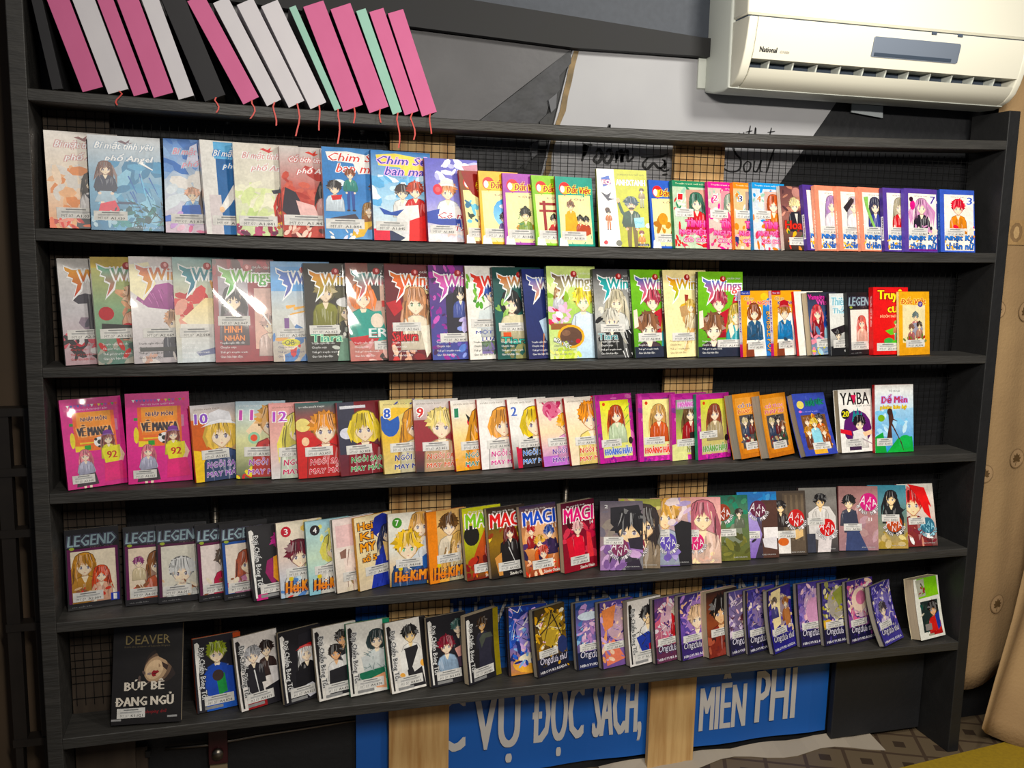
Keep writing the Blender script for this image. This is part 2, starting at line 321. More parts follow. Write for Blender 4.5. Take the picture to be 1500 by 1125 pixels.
def book(name, label, group, row, pose, art, side='sp', spine='933', wrap='print', old=False, bend=0, spine_text=None, cat='comic book', stick=True):
    x, y, phi, th, w, h, t = pose
    global SAT
    SAT = 1.22; A.p = []; A.st = None; art()
    if not stick: A.st = None
    z0 = shelf_z(row, x+.05)
    e = empty(name, (x, y, z0)); tag(e, label, cat, group)
    ex = Vector((math.cos(phi), math.sin(phi), 0)); nb = Vector((-math.sin(phi), math.cos(phi), 0)); up = Vector((0, 0, 1))
    ez = math.cos(th)*up + math.sin(th)*nb; ey = math.cos(th)*nb - math.sin(th)*up
    mw = Matrix((ex, ey, ez)).transposed().to_4x4(); mw.translation = Vector((x, y, z0 + t*math.sin(th) + .0003)); e.matrix_world = mw
    NS = 8 if bend else 1
    def by(z):                       # sag of a limp paperback: the middle sinks back
        if not bend: return 0
        u = z/h*NS; k = min(NS-1, max(0, int(u))); f = u-k
        g = lambda j: bend*4*(j/NS)*(1-j/NS)-max(0, bend-(.003 if row == 5 else 0))
        return g(k)*(1-f)+g(k+1)*f
    # cover: front board, spine strip and back board as one folded sheet
    vs_, fs, cl = [], [], []
    ct = .0006; bc = col(spine); base = A.p[0][1] if A.p else col('fff')
    def slab(x0, x1, y0, y1, c):
        b = len(vs_)
        for k in range(NS+1):
            z = h*k/NS; d = by(z); vs_.extend([(x0, y0+d, z), (x1, y0+d, z), (x1, y1+d, z), (x0, y1+d, z)])
        for k in range(NS):
            o = b+4*k
            for q in range(4): fs.append((o+q, o+(q+1) % 4, o+4+(q+1) % 4, o+4+q)); cl.append([c]*4)
        fs.append((b+3, b+2, b+1, b)); fs.append((b+4*NS, b+4*NS+1, b+4*NS+2, b+4*NS+3)); cl.append([c]*4); cl.append([c]*4)
    slab(0, w, 0, ct, base); slab(0, w, t-ct, t, bc)
    sx0, sx1 = (0, ct) if side == 'sp' else (w-ct, w)
    slab(sx0, sx1, ct, t-ct, bc)
    nl = 0; inw = False
    for it in A.p:
        if it == 'w': inw = True; nl += 1
        elif it == 'e': inw = False
        elif it is None or not inw: nl += 1
    LAY = min(LAYER, .00078/max(1, nl))
    paint(A.p, lambda a, b, l: (a/100*w, by((155-b)/155*h)-l*LAY, (155-b)/155*h), vs_, fs, cl, strips=NS if bend else 0)
    if spine_text:
        A.p = []; spine_text()
        paint(A.p, lambda a, b, l: (-l*LAYER, by((155-b)/155*h)+t*(1-a/100), (155-b)/155*h), vs_, fs, cl)
    mesh('cover', vs_, fs, MAT[wrap], e, cols=cl)
    # page block
    pv, pf = [], []; a0, a1 = (ct, w-.0015) if side == 'sp' else (.0015, w-ct)
    for k in range(NS+1):
        z = .001+(h-.002)*k/NS; d = by(z); pv += [(a0, ct+d, z), (a1, ct+d, z), (a1, t-ct+d, z), (a0, t-ct+d, z)]
    for k in range(NS):
        for q in range(4): pf.append((4*k+q, 4*k+(q+1) % 4, 4*k+4+(q+1) % 4, 4*k+4+q))
    pf += [(3, 2, 1, 0), (4*NS, 4*NS+1, 4*NS+2, 4*NS+3)]
    mesh('page_block', pv, pf, MAT['oldpages' if old else 'pages'], e)
    if A.st or hasattr(A, 'st') and A.st:
        sx, sy, sw, sh, code = A.st; A.p = []
        Q(0, 0, 100, 34, 'd6d4d0'); Q(24, 4, 76, 8, '777'); Q(12, 12, 88, 15, '999'); Q(12, 16, 80, 18, 'aaa')
        T('MT.07', 12, 22, 42, 31, '666'); T(code, 50, 22, 92, 31, '333', bold=.02)
        sv, sf, scl = [], [], []; top = -.0009; sb0 = by((155-sy-sh)/155*h); sb1 = by((155-sy)/155*h)
        sm = lambda a, b, l: ((sx+a/100*sw)/100*w, sb0+(sb1-sb0)*(1-b/34)+top-l*LAYER, (155-sy-b/34*sh)/155*h)
        paint(A.p, sm, sv, sf, scl, bounds=(0, 0, 100, 34))
        c = [sm(0, 34, 0), sm(100, 34, 0), sm(100, 0, 0), sm(0, 0, 0)]; b = len(sv)
        sv += c + [(p[0], p[1]+.0009-.0001, p[2]) for p in c]
        for q in range(4): sf.append((b+q, b+4+q, b+4+(q+1) % 4, b+(q+1) % 4)); scl.append([col('ccc')]*4)
        mesh('label_sticker', sv, sf, MAT['sticker'], e, cols=scl)
    return e
# ---------------------------------------------------------------- the setting
def struct(o): o['kind'] = 'structure'; return o
def floor_mat():
    m = mat('patterned_vinyl', '62533f', .5); nt = m.node_tree; b = nt.nodes['Principled BSDF']; N_ = nt.nodes.new; lk = nt.links.new
    tc = N_('ShaderNodeTexCoord'); mp = N_('ShaderNodeMapping'); mp.inputs['Rotation'].default_value = (0, 0, .42); mp.inputs['Scale'].default_value = (8.5, 8.5, 8.5); lk(tc.outputs['Object'], mp.inputs[0])
    fr = N_('ShaderNodeVectorMath'); fr.operation = 'FRACTION'; lk(mp.outputs[0], fr.inputs[0]); sb = N_('ShaderNodeVectorMath'); sb.operation = 'SUBTRACT'; sb.inputs[1].default_value = (.5, .5, .5); lk(fr.outputs[0], sb.inputs[0])
    ab = N_('ShaderNodeVectorMath'); ab.operation = 'ABSOLUTE'; lk(sb.outputs[0], ab.inputs[0]); sx = N_('ShaderNodeSeparateXYZ'); lk(ab.outputs[0], sx.inputs[0])
    mxn = N_('ShaderNodeMath'); mxn.operation = 'MAXIMUM'; lk(sx.outputs[0], mxn.inputs[0]); lk(sx.outputs[1], mxn.inputs[1])
    cr = N_('ShaderNodeValToRGB'); cr.color_ramp.interpolation = 'CONSTANT'; e = cr.color_ramp.elements; e[0].position = 0; e[0].color = (*col('3a2d22'), 1); e[1].position = .14; e[1].color = (*col('62533f'), 1)
    q = e.new(.45); q.color = (*col('46372a'), 1); lk(mxn.outputs[0], cr.inputs[0]); lk(cr.outputs[0], b.inputs['Base Color']); return m
struct(mesh('floor', [(-1.6, -3.4, FLOOR), (3.6, -3.4, FLOOR), (3.6, .3, FLOOR), (-1.6, .3, FLOOR)], [(0, 1, 2, 3)], floor_mat()))
struct(box('wall_back', -.02, 3.6, WALL, WALL+.05, FLOOR, 1.1, MAT['wall']))
struct(box('wall_left', -1.6, -.02, WALL, WALL+.05, FLOOR, 1.1, MAT['tan']))
struct(prism('trim_1', [(-.02, .24), (.45, .226), (.8, .205), (1.206, .186), (1.56, .19), (3.0, .17), (3.0, .215), (1.554, .236), (.946, .277), (.5, .32), (-.02, .33)], .135, WALL, mat('beam_paint', '08090c', .7, noise='0c0d11', scale=8)))
struct(prism('trim_2', [(-.02, .33), (.5, .32), (.946, .277), (1.554, .236), (3.0, .215), (3.0, .8), (-.02, .8)], .15, WALL, mat('upper_wall_paint', '2d333d', .6, noise='343a44', scale=60)))
grey = prism('vinyl_sheet', [(.4, .222), (.8, .203), (1.208, .185), (1.10, .1), (.972, -.002), (.86, -.03), (.4, -.03)], .1615, WALL, mat('grey_vinyl', '3c3b3e', .5, noise='454447', scale=7, bump=.06))
tag(grey, 'dark grey vinyl sheet on the wall between pink sketchbooks and white board', 'wall covering')
R_ = random.Random(8); edge = []
for k in range(15):
    t = k/14; edge.append((1.209-.235*t*.55-.07*t*t+R_.uniform(-.012, .012)*(0 < k), .186-.46*t))
torn = prism('torn_paper', edge+[(.80, -.27), (.88, -.05), (.972, -.004), (1.10, .098)], .1585, .1613, mat('shaded_black_paper', '1e1f22', .6, noise='303136', scale=18, bump=.4, bscale=30))  # black torn paper; its dark step from the grey sheet paints in shading
tag(torn, 'ragged black paper torn off along the left edge of the white board', 'torn paper')
for k, (ti, dx, dz) in enumerate([(.30, .02, .03), (.42, .018, .035), (.55, .024, .03), (.7, .02, .04)]):
    x = 1.209-.235*ti*.55-.07*ti*ti; z = .186-.46*ti
    prism('torn_flap', [(x-.012, z+dz*.4), (x+dx*.5, z+dz), (x+dx*.4, z-dz*.2), (x-.004, z-dz*.6)], .153, .1583, MAT['wall'] if k % 2 else mat('flap_grey', '55565a', .7), torn)
# white board with hand lettering
e = empty('quote_board', (1.5, WALL, -.05)); tag(e, 'white wall board with black brush lettering behind the wire grid', 'sign'); e.location = (0, 0, 0)
prism('board', [(1.215, .187), (2.04, .187), (1.977, .103), (1.806, -.14), (1.73, -.26), (1.108, -.26)], .164, WALL-.0002, mat('white_board', '98989b', .5, noise='909094', scale=4), e)
gl = []
for k in range(13):
    t = k/12; gl.append((1.226-.108*t+R_.uniform(-.004, .004), .184-.44*t))
prism('glue_line', [(x-.004-R_.uniform(0, .004), z) for x, z in gl]+[(x+.005+R_.uniform(0, .004), z) for x, z in gl[::-1]], .1615, .1641, mat('old_glue', '7a6238', .6, noise='54431f', scale=40), e)
def brush(strokes, wd):
    bm_v, bm_f = [], []
    for st in strokes:
        pts = [Vector((p[0], p[1])) for p in st]; q = []
        for i in range(len(pts)-1):
            p0, p1, p2, p3 = pts[max(0, i-1)], pts[i], pts[i+1], pts[min(len(pts)-1, i+2)]
            for k in range(6):
                t = k/6; q.append(.5*((2*p1)+(p2-p0)*t+(2*p0-5*p1+4*p2-p3)*t*t+(3*p1-p0-3*p2+p3)*t**3))
        q.append(pts[-1]); b = len(bm_v); n = len(q)
        for i, p in enumerate(q):
            t = (q[min(i+1, n-1)]-q[max(i-1, 0)]).normalized(); nn = Vector((-t.y, t.x)); k = wd*(.55+.45*math.sin(math.pi*i/(n-1)))*(.8+.4*abs(t.y)); bm_v += [(p.x+nn.x*k, .1636, p.y+nn.y*k), (p.x-nn.x*k, .1636, p.y-nn.y*k)]
        bm_f += [(b+2*i, b+2*i+1, b+2*i+3, b+2*i+2) for i in range(n-1)]
    return bm_v, bm_f
ink = mat('black_ink', '141416', .5)
def wr(ox, oz, s, L_): return [[(ox+x*s, oz+z*s) for x, z in st] for st in L_]
room = [[(0, .0), (.1, .35), (.15, .8), (.1, .3), (.3, .75), (.5, .75)], [(.75, .35), (.6, .1), (.8, -.02), (1.0, .3), (.85, .6), (.7, .45)], [(1.25, .35), (1.1, .1), (1.3, -.02), (1.5, .3), (1.35, .6), (1.2, .45)], [(1.7, .0), (1.75, .55), (1.72, .2), (1.95, .6), (2.0, .05), (2.0, .3), (2.25, .6), (2.3, .1), (2.6, .35)]]
v, f = brush(wr(1.248, -.085, .055, room), .0042); mesh('lettering', v, f, ink, e)
v, f = brush(wr(1.41, -.085, .06, [[(0, .3), (.4, .3), (.9, .35), (1.3, .5)], [(.35, .3), (.1, .0), (.3, -.2), (.6, .05), (.9, -.15), (1.15, .1), (1.0, .25)]]), .0036); mesh('lettering', v, f, ink, e)
soul = [[(.75, 1.3), (.5, 1.55), (.15, 1.3), (.35, .9), (.65, .6), (.6, .1), (.1, -.05), (-.35, .15), (-.2, .35)], [(1.05, .55), (.85, .3), (.95, .0), (1.2, .1), (1.25, .45), (1.0, .55)], [(1.5, .6), (1.45, .1), (1.65, .05), (1.85, .5), (1.85, .6), (1.85, .1), (2.0, .05)], [(2.25, .0), (2.4, .6), (2.65, 1.35)]]
v, f = brush(wr(1.665, -.092, .05, soul), .0026); mesh('lettering', v, f, ink, e)
v, f = brush(wr(1.66, -.012, .045, [[(0, .3), (.1, .0), (.3, .35), (.4, .0), (.65, .45)], [(.85, .1), (.95, .5)], [(1.2, .0), (1.35, .9)], [(1.05, .5), (1.5, .6)], [(1.6, 0), (1.7, .8), (1.75, .1), (1.95, .4), (2, 0)], [(2.2, .4), (2.15, .1), (2.4, .05), (2.45, .45)], [(2.6, 0), (2.75, .85)], [(2.5, .55), (3.0, .65)]]), .002); mesh('lettering', v, f, ink, e)
v, f = brush(wr(1.30, -.02, .05, [[(0, -.3), (.3, .35), (.42, .55), (.4, -.3)], [(.1, 0), (.5, .05)]]), .003); mesh('lettering', v, f, ink, e)
v, f = brush(wr(1.462, -.10, .05, [[(.3, .6), (.35, .3), (.3, .1)], [(.0, .2), (.3, .0), (.6, .1)], [(.2, -.2), (.5, -.15)]]), .003); mesh('lettering', v, f, ink, e)
# blue library banner
e = empty('library_banner'); tag(e, 'blue vinyl library banner with white capitals behind the bottom of the bookshelf', 'banner')
vs_, fs = [], []
nx = 24
for i in range(nx+1):
    x = .67+(2.08-.67)*i/nx; yb = .152+.004*math.sin(i*1.3)
    zb = -1.735-.0*i
    vs_ += [(x, yb, -1.20), (x, yb+.002, -1.20), (x, yb, zb), (x, yb+.002, zb)]
for i in range(nx):
    a, b = 4*i, 4*i+4; fs += [(a, a+2, b+2, b), (a+1, b+1, b+3, a+3), (a, b, b+1, a+1), (a+2, a+3, b+3, b+2)]
mesh('vinyl', vs_, fs, mat('blue_vinyl', '1458ac', .45, noise='155cb2', scale=3), e)
def letters(name, s, x0, x1, z0, z1, y, m, parent, bold=.0):      # every letter is a part of its own
    v, f = glyphs(s, 0); bx0 = min(p[0] for p in v); bx1 = max(p[0] for p in v); bz0 = min(p[1] for p in v); bz1 = max(p[1] for p in v); k = bold
    for i, ch in enumerate(s):
        if ch == ' ': continue
        gv, gf = glyphs(ch, 0); right = max(p[0] for p in glyphs(s[:i+1], 0)[0]); sh = right-max(p[0] for p in gv); V_, F_ = [], []; n = 5 if bold else 1
        for t in range(n):
            d = (t/(n-1)*2-1)*k if n > 1 else 0; b0 = len(V_)
            V_ += [(x0+k+d+(a+sh-bx0)/(bx1-bx0)*(x1-x0-2*k), y-t*2e-5, z0+(b-bz0)/(bz1-bz0)*(z1-z0)) for a, b in gv]; F_ += [tuple(q+b0 for q in p) for p in gf]
        mesh(name, V_, F_, m, parent)
wv = mat('white_vinyl', 'c4c0bc', .5)
Yb = .1465
letters('letter', 'THƯ VIỆN TỈNH', .815, 1.46, -1.315, -1.208, Yb, wv, e, .0)
letters('letter', 'BÌNH', 1.68, 1.885, -1.315, -1.205, Yb, wv, e, .0)
for ch, x0, x1, z0, z1 in [('ỤC', .80, .962, -1.70, -1.478), ('VỤ', .985, 1.115, -1.705, -1.49), ('ĐỌC', 1.15, 1.30, -1.705, -1.485), ('SÁCH,', 1.325, 1.475, -1.69, -1.445), ('MIỄN', 1.655, 1.805, -1.685, -1.475), ('PHÍ', 1.835, 1.975, -1.68, -1.475)]:
    letters('letter', ch, x0, x1, z0, z1, Yb, wv, e, .0032)
# black board, paper hem, yellow mat
e = box('black_board', 2.085, 2.396, .125, .15, -1.752, -1.47, MAT['wall'], bev=.003); tag(e, 'plain black board closing the foot of the bookshelf beside the banner', 'board')
vs_, fs = [], []
for i in range(20):
    x = 1.35+i*.046; yy = .105+.02*math.sin(i*.9)-.012*max(0, i-12)*.4
    vs_ += [(x, yy, FLOOR+.002), (x, .15, FLOOR+.012+.008*abs(math.sin(i*.7)))]
for i in range(19): fs.append((2*i, 2*i+2, 2*i+3, 2*i+1))
o = mesh('banner_hem', vs_, fs, mat('white_hem', '9a8f80', .7), None); sm = o.modifiers.new('s', 'SOLIDIFY'); sm.thickness = .0015; tag(o, 'crumpled pale hem of the banner trailing on the patterned floor', 'paper strip')
vs_ = [(x, -.049+(x-2.246)*.12-d, FLOOR+z) for z in (.0005, .012) for x, d in ((1.8, 1.0), (3.2, 1.0), (3.2, 0), (1.8, 0))]
o = mesh('floor_mat', vs_, BOXF, mat('yellow_foam', '9a7e08', .7, noise='8c7206', scale=90)); tag(o, 'flat yellow mat on the floor at the lower right', 'mat')
# ---------------------------------------------------------------- bookshelf
shelfroot = empty('bookshelf', (0, 0, FLOOR)); tag(shelfroot, 'long black painted wooden bookshelf with six shelves and a wire grid back', 'bookshelf')
def sub(o):
    o.parent = shelfroot; o.matrix_parent_inverse = Matrix.Translation((0, 0, -FLOOR)); return o
sub(box('side_panel', -.033, -.0005, 0, .14, FLOOR, .55, MAT['shelf'], bev=.002)); sub(box('side_panel', W+.0005, W+.037, 0, .14, FLOOR, .085, MAT['black'], bev=.002))
TH = [.024, .026, .022, .023, .023, .026]
for i in range(6):
    vs_, fs = [], []; n = 24
    R_ = random.Random(i)
    for k in range(n+1):
        x = W*k/n; z = shelf_z(i, x); c = .0015
        vs_ += [(x, 0, z-c), (x, c, z), (x, D, z), (x, D, z-TH[i]), (x, c, z-TH[i]), (x, 0, z-TH[i]+c)]
    for k in range(n):
        for q in range(6): fs.append((6*k+q, 6*k+(q+1) % 6, 6*k+6+(q+1) % 6, 6*k+6+q)[::-1])
    fs += [tuple(range(6)), tuple(range(6*n+5, 6*n-1, -1))]
    sub(mesh('shelf', vs_, fs, MAT['shelf']))
for x0, x1, m, zt in ((.002, .135, MAT['darkwood'], -.03), (.752, .911, MAT['wood'], -.032), (1.487, 1.628, MAT['wood'], -.036)):
    o = sub(box('plank', x0, x1, .121, .139, FLOOR, zt, m, bev=.001)); o['label'] = 'bare wooden upright behind the wire grid'
vs_, fs = [], []
def wire(x0, x1, y0, z0, z1, r=.0006):
    b = len(vs_); vs_.extend(boxv(x0, x1, y0, y0+2*r, z0, z1)); fs.extend([tuple(q+b for q in t) for t in BOXF])
R_ = random.Random(4)
for k in range(125): x = .012+k*.0191; wire(x-.0006, x+.0006, D+.0015, -1.40, -.03)
for k in range(71): z = -.045-k*.0191; wire(.004, W-.004, D+.0003, z-.0006, z+.0006) if k % 14 != 13 else None
o = sub(mesh('wire_grid', vs_, fs, MAT['wire'])); o['kind'] = 'stuff'
# ---------------------------------------------------------------- small things behind the grid and at the left
metal = mat('dull_steel', '8a8378', .35, metal=1, spec=.5)
def pipe(x, z0, z1, lab): o = tube('metal_pipe', [(x, .157, z0), (x, .157, z1)], .011, metal); tag(o, lab, 'pipe')
pipe(.333, -1.44, -.862, 'short steel pipe behind the black comics, left of centre'); pipe(1.229, -1.165, -.862, 'thin steel pipe above the comics with bubble titles')
o = tube('metal_rod', [(.20, .155, -1.553), (.30, .155, -1.556), (.44, .155, -1.545), (.668, .155, -1.535)], .004, metal); tag(o, 'thin bright metal rod under the bottom shelf left of the banner', 'rod')
e = empty('bracket_post', (.135, .15, FLOOR)); tag(e, 'grey wooden post with dark clips under the bottom shelf', 'post')
o = box('post', -.024, .024, 0, .02, 0, .228, MAT['darkwood'], e)
for x in (-.026, .026):
    for z in (.21, .14): box('clip', x-.006, x+.006, -.006, .012, z-.008, z+.008, MAT['black'], e)
e = empty('switch_box', (.325, .15, FLOOR)); tag(e, 'dark red box with a round silver knob on a pale stand', 'switch box')
box('stand', -.02, .022, 0, .02, 0, .165, mat('pale_stand', '8a7a5c', .6), e); box('box', -.022, .024, -.012, .02, .165, .255, mat('dark_red', '3a1216', .4), e, bev=.002)
o = tube('knob', [(0, -.012, .195), (0, -.022, .195)], .014, metal, e, seg=16)
e = empty('wooden_frame', (-.09, .08, FLOOR)); tag(e, 'dark wooden frame standing against the brown wall left of the bookshelf', 'frame')
dw = mat('dark_brown_wood', '1c1713', .5, noise='231d18', scale=20)
box('post', -.028, .0, 0, .03, .3, 1.085, dw, e); box('post', .03, .05, 0, .03, .3, 1.085, dw, e)
for z in (.30, .58, .80, .94, 1.075): box('rail', -.03, .052, -.003, .033, z, z+.018, dw, e)
for x in (-.026, .034): box('foot', x, x+.016, .0, .03, 0, .3, dw, e)
# ---------------------------------------------------------------- sketchbooks on the top shelf
SK = [('b', .046, 10, .020, 0), ('p', .103, 18.5, .041, 0), ('w', .152, 18.5, .041, .03), ('p', .201, 18.7, .030, 0), ('p', .240, 18.7, .041, 0), ('w', .289, 18.7, .033, 0), ('b', .342, 22, .045, .032), ('p', .420, 28.2, .037, .04), ('w', .469, 27.6, .034, .05), ('w', .515, 27.0, .037, .07), ('w', .561, 26, .038, .055), ('g', .613, 24.4, .015, .075), ('p', .632, 21.6, .046, .035), ('p', .689, 21.4, .046, .03), ('g', .741, 20.6, .022, .078), ('p', .768, 20.2, .033, .06), ('p', .807, 19.8, .036, .045)]
SL = ['black sketchbook at the far left end', 'leftmost pink sketchbook spine', 'leftmost white sketchbook spine', 'narrower pink sketchbook left of a wider pink one', 'wide pink sketchbook between pink and white', 'white sketchbook just left of the thick black one', 'thick black sketchbook between white and pink', 'steeply leaning pink sketchbook right of the thick black one', 'first of three white sketchbooks in a row', 'middle of three white sketchbooks in a row', 'last of three white sketchbooks, beside pale green', 'thin pale green sketchbook after three white ones', 'widest pink sketchbook right of the thin green one', 'wide pink sketchbook left of a pale green spine', 'pale green sketchbook between two pink ones', 'pink sketchbook second from the right end', 'rightmost pink sketchbook of the leaning row']
SC = {'b': ('17161a', '1b1a1e'), 'p': ('c65f8d', 'c15a88'), 'w': ('cac6ca', 'c4c0c5'), 'g': ('8fbcab', '88b5a4')}
SM = {k: mat('card_'+{'b': 'black', 'p': 'pink', 'w': 'white', 'g': 'green'}[k], v[0], .7, noise=v[1], scale=14) for k, v in SC.items()}
dkcard = mat('black_board_cover', '161518', .55); rib = mat('red_ribbon', 'c03024', .5)
for (c, x, ang, t, rl), lab in zip(SK, SL):
    a = math.radians(ang); z = shelf_z(0, x)+.0004
    e = empty('sketchbook', (x, 0, z)); e.rotation_euler = (0, -a, 0); tag(e, lab + ', top shelf', 'sketchbook', 'sketchbooks on the top shelf')
    h, dp = .229, .150
    v, f = [], []
    for b4 in (boxv(0, .0018, .001, dp, 0, h), boxv(t-.0018, t, .001, dp, 0, h)):
        b = len(v); v += b4; f += [tuple(q+b for q in tt) for tt in BOXF]
    mesh('cover_boards', v, f, dkcard if c != 'w' else SM['w'], e)
    box('spine', .0, t, -.0015, .001, 0, h, SM[c], e, bev=.0006)
    box('page_block', .0019, t-.0019, .0015, dp-.003, .003, h-.003, MAT['oldpages'], e)
    if rl:
        # bookmark ribbon in the sketchbook's own tilted frame, hanging straight down in the room
        dn = Vector((-math.sin(a), 0, -math.cos(a))); sd = Vector((math.cos(a), 0, -math.sin(a)))
        st = Vector((t*.55, -.004, .001)); pts = [st]; rr_ = random.Random(int(x*1000)); wob = rr_.uniform(-1, 1); ph = rr_.uniform(0, 3)
        for k in range(1, 6):
            pts.append(st+dn*(rl*k/5)+sd*(.007*wob*math.sin(k*.9+ph))+Vector((0, -.0012*k, 0)))
        vv, ff = [], []
        for p in pts: vv += [tuple(p-sd*.0016), tuple(p+sd*.0016), tuple(p+sd*.0016+Vector((0, .0004, 0))), tuple(p-sd*.0016+Vector((0, .0004, 0)))]
        for k in range(5):
            for q in range(4): ff.append((4*k+q, 4*k+(q+1) % 4, 4*k+4+(q+1) % 4, 4*k+4+q))
        ff += [(3, 2, 1, 0), (20, 21, 22, 23)]
        mesh('bookmark_ribbon', vv, ff, rib, e)
# ---------------------------------------------------------------- air conditioner
ac = empty('air_conditioner', (1.56, WALL, .1)); tag(ac, 'white wall-mounted air conditioner above the right end of the bookshelf', 'air conditioner')
acw = mat('ac_plastic', 'd9d6c6', .35, spec=.5); acg = mat('ac_side_plastic', 'c8ccc4', .45); acd = mat('ac_dark_slot', '3f4a5a', .6); acb = mat('ac_grey_window', '6d7684', .25)
AO = Vector((1.56, WALL, .1))
def acmesh(name, prof, x0, x1, m, bev=0, closed=True, seg=3):
    n = len(prof); v = [(x-AO.x, y-AO.y, z-AO.z) for x in (x0, x1) for y, z in prof]
    f = [tuple(range(n)), tuple(range(2*n-1, n-1, -1))]+[(i, i+n, (i+1) % n+n, (i+1) % n) for i in range(n)]
    o = mesh(name, v, f, m, ac)
    bm = bmesh.new(); bm.from_mesh(o.data); bmesh.ops.recalc_face_normals(bm, faces=bm.faces[:])
    if bev:
        ed = [q for q in bm.edges if len(q.link_faces) == 2 and (len(q.link_faces[0].verts) == n) != (len(q.link_faces[1].verts) == n)]
        bmesh.ops.bevel(bm, geom=ed, offset=bev, segments=seg, affect='EDGES', profile=.5)
    bm.to_mesh(o.data); bm.free(); o.data.polygons.foreach_set('use_smooth', [True]*len(o.data.polygons)); o.data.set_sharp_from_angle(angle=.7)
    return o
acmesh('mounting_plate', [(.1575, .115), (.1635, .112), (.1635, .42), (.1575, .42)], 1.558, 2.41, acg, .003)
acmesh('body', [(.158, .104), (.11, .094), (.06, .092), (.03, .098), (.03, .130), (.03, .150), (.03, .2), (.03, .42), (.158, .42)], 1.578, 2.405, acg, .006)
acmesh('front_cover', [(.032, .100), (.008, .108), (-.012, .125), (-.026, .15), (-.037, .178), (-.045, .21), (-.052, .246), (-.052, .252), (-.038, .254), (.032, .254)], 1.583, 1.607, acw, .004)
acmesh('front_cover', [(.032, .100), (.008, .108), (-.012, .125), (-.026, .15), (-.037, .178), (-.045, .21), (-.052, .246), (-.052, .252), (-.038, .254), (.032, .254)], 2.385, 2.405, acw, .004)
acmesh('fascia', [(.032, .162), (-.031, .160), (-.037, .178), (-.045, .21), (-.052, .246), (-.052, .252), (-.038, .254), (.032, .254)], 1.6071, 2.3849, acw, .0)
acmesh('louvre', [(.034, .0985), (.008, .108), (-.012, .125), (-.022, .140), (-.016, .141), (-.005, .126), (.012, .114), (.034, .106)], 1.6085, 2.3835, acw, .001)
acmesh('panel_gap', [(.03, .2535), (-.032, .2535), (-.032, .2595), (.03, .2595)], 1.59, 2.4, acd)
acmesh('front_panel', [(.03, .259), (-.037, .259), (-.042, .264), (-.041, .36), (-.03, .40), (.0, .42), (.03, .425)], 1.583, 2.405, acw, .005)
acmesh('air_slot', [(.0285, .109), (.022, .115), (.022, .16), (.0285, .162)], 1.608, 2.384, acd)
for k in range(11): x = 1.66+k*.0665; acmesh('vane', [(.021, .118), (-.008, .136), (-.018, .16), (.021, .16)], x, x+.004, acg)
def facy(z):
    P_ = [(-.031, .160), (-.037, .178), (-.045, .21), (-.052, .246)]
    for (a, b), (c, d) in zip(P_, P_[1:]):
        if b <= z <= d: return a+(c-a)*(z-b)/(d-b)
    return -.04
dz = [.184, .187, .2, .215, .228, .231]
acmesh('display_window', [(facy(z)-.0025, z) for z in dz]+[(facy(z)+.001, z) for z in dz[::-1]], 1.93, 2.185, acb, .004)
acmesh('display_strip', [(facy(z)-.0035, z) for z in (.186, .194)]+[(facy(z)+.001, z) for z in (.194, .186)], 1.937, 2.165, mat('ac_strip', '3c4654', .3))
def acletters(s, x0, x1, z0, z1, m):
    v, f = glyphs(s, 0); bx0 = min(p[0] for p in v); bx1 = max(p[0] for p in v); b0 = min(p[1] for p in v); b1 = max(p[1] for p in v); q = []
    for a, b in v:
        z = z0+(b-b0)/(b1-b0)*(z1-z0); q.append((x0+(a-bx0)/(bx1-bx0)*(x1-x0)-AO.x, facy(z)-.0006-AO.y, z-AO.z))
    n = len(q); mesh('lettering', [(p[0]+k*.0007, p[1]-k*2e-5, p[2]) for k in range(3) for p in q], [tuple(i+n*k for i in t) for k in range(3) for t in f], m, ac)
acletters('National', 1.622, 1.668, .175, .187, mat('ac_logo', '141312', .6)); acletters('CU-1020', 1.677, 1.702, .175, .181, mat('ac_logo_pale', 'a8a294', .5))
for x in (2.10, 2.178): acmesh('panel_catch', [(-.05, .246), (-.055, .247), (-.055, .254), (-.05, .254)], x-.007, x+.007, acd)
o = prism('duct_tape', [(2.02, .078), (2.12, .068), (2.118, .1), (2.02, .1)], .12, .124, mat('pale_tape', '9aa0a4', .5)); tag(o, 'torn pale tape hanging under the air conditioner', 'tape'); o.location.y = .034
# ---------------------------------------------------------------- curtain
cu = empty('curtain', (2.45, .1, FLOOR)); tag(cu, 'beige curtain with round leaf medallions hanging beside the bookshelf', 'curtain')
CO = Vector((2.45, .1, FLOOR)); cm = mat('beige_cloth', '9c7f58', .9, noise='8e724e', scale=6, bump=.15, bscale=120)
def cs(x, z):
    d = (x-2.44); return .08+.006*math.sin(d*38+.6+z*.8)+.008*math.sin(d*13+z*1.1)
nx, nz = 46, 40; v, f = [], []
for j in range(nz+1):
    for i in range(nx+1):
        x = 2.442+.75*i/nx; z = .6-2.2*j/nz-.02*math.sin(i*.35)*(j/nz)**6; v.append((x-CO.x, cs(x, z)-CO.y, z-CO.z))
for j in range(nz):
    for i in range(nx): a = j*(nx+1)+i; f.append((a, a+nx+1, a+nx+2, a+1))
o = mesh('curtain_panel', v, f, cm, cu, smooth=True); o.modifiers.new('t', 'SOLIDIFY').thickness = .002
nx, nz = 40, 50; v, f = [], []
def gx(t):      # left edge of the gathered drop
    K = [(0, 2.72), (.5, 2.69), (.68, 2.655), (.78, 2.63), (.86, 2.58), (.94, 2.52), (1, 2.48)]
    for (a, b), (c, d) in zip(K, K[1:]):
        if a <= t <= c: return b+(d-b)*(t-a)/(c-a)
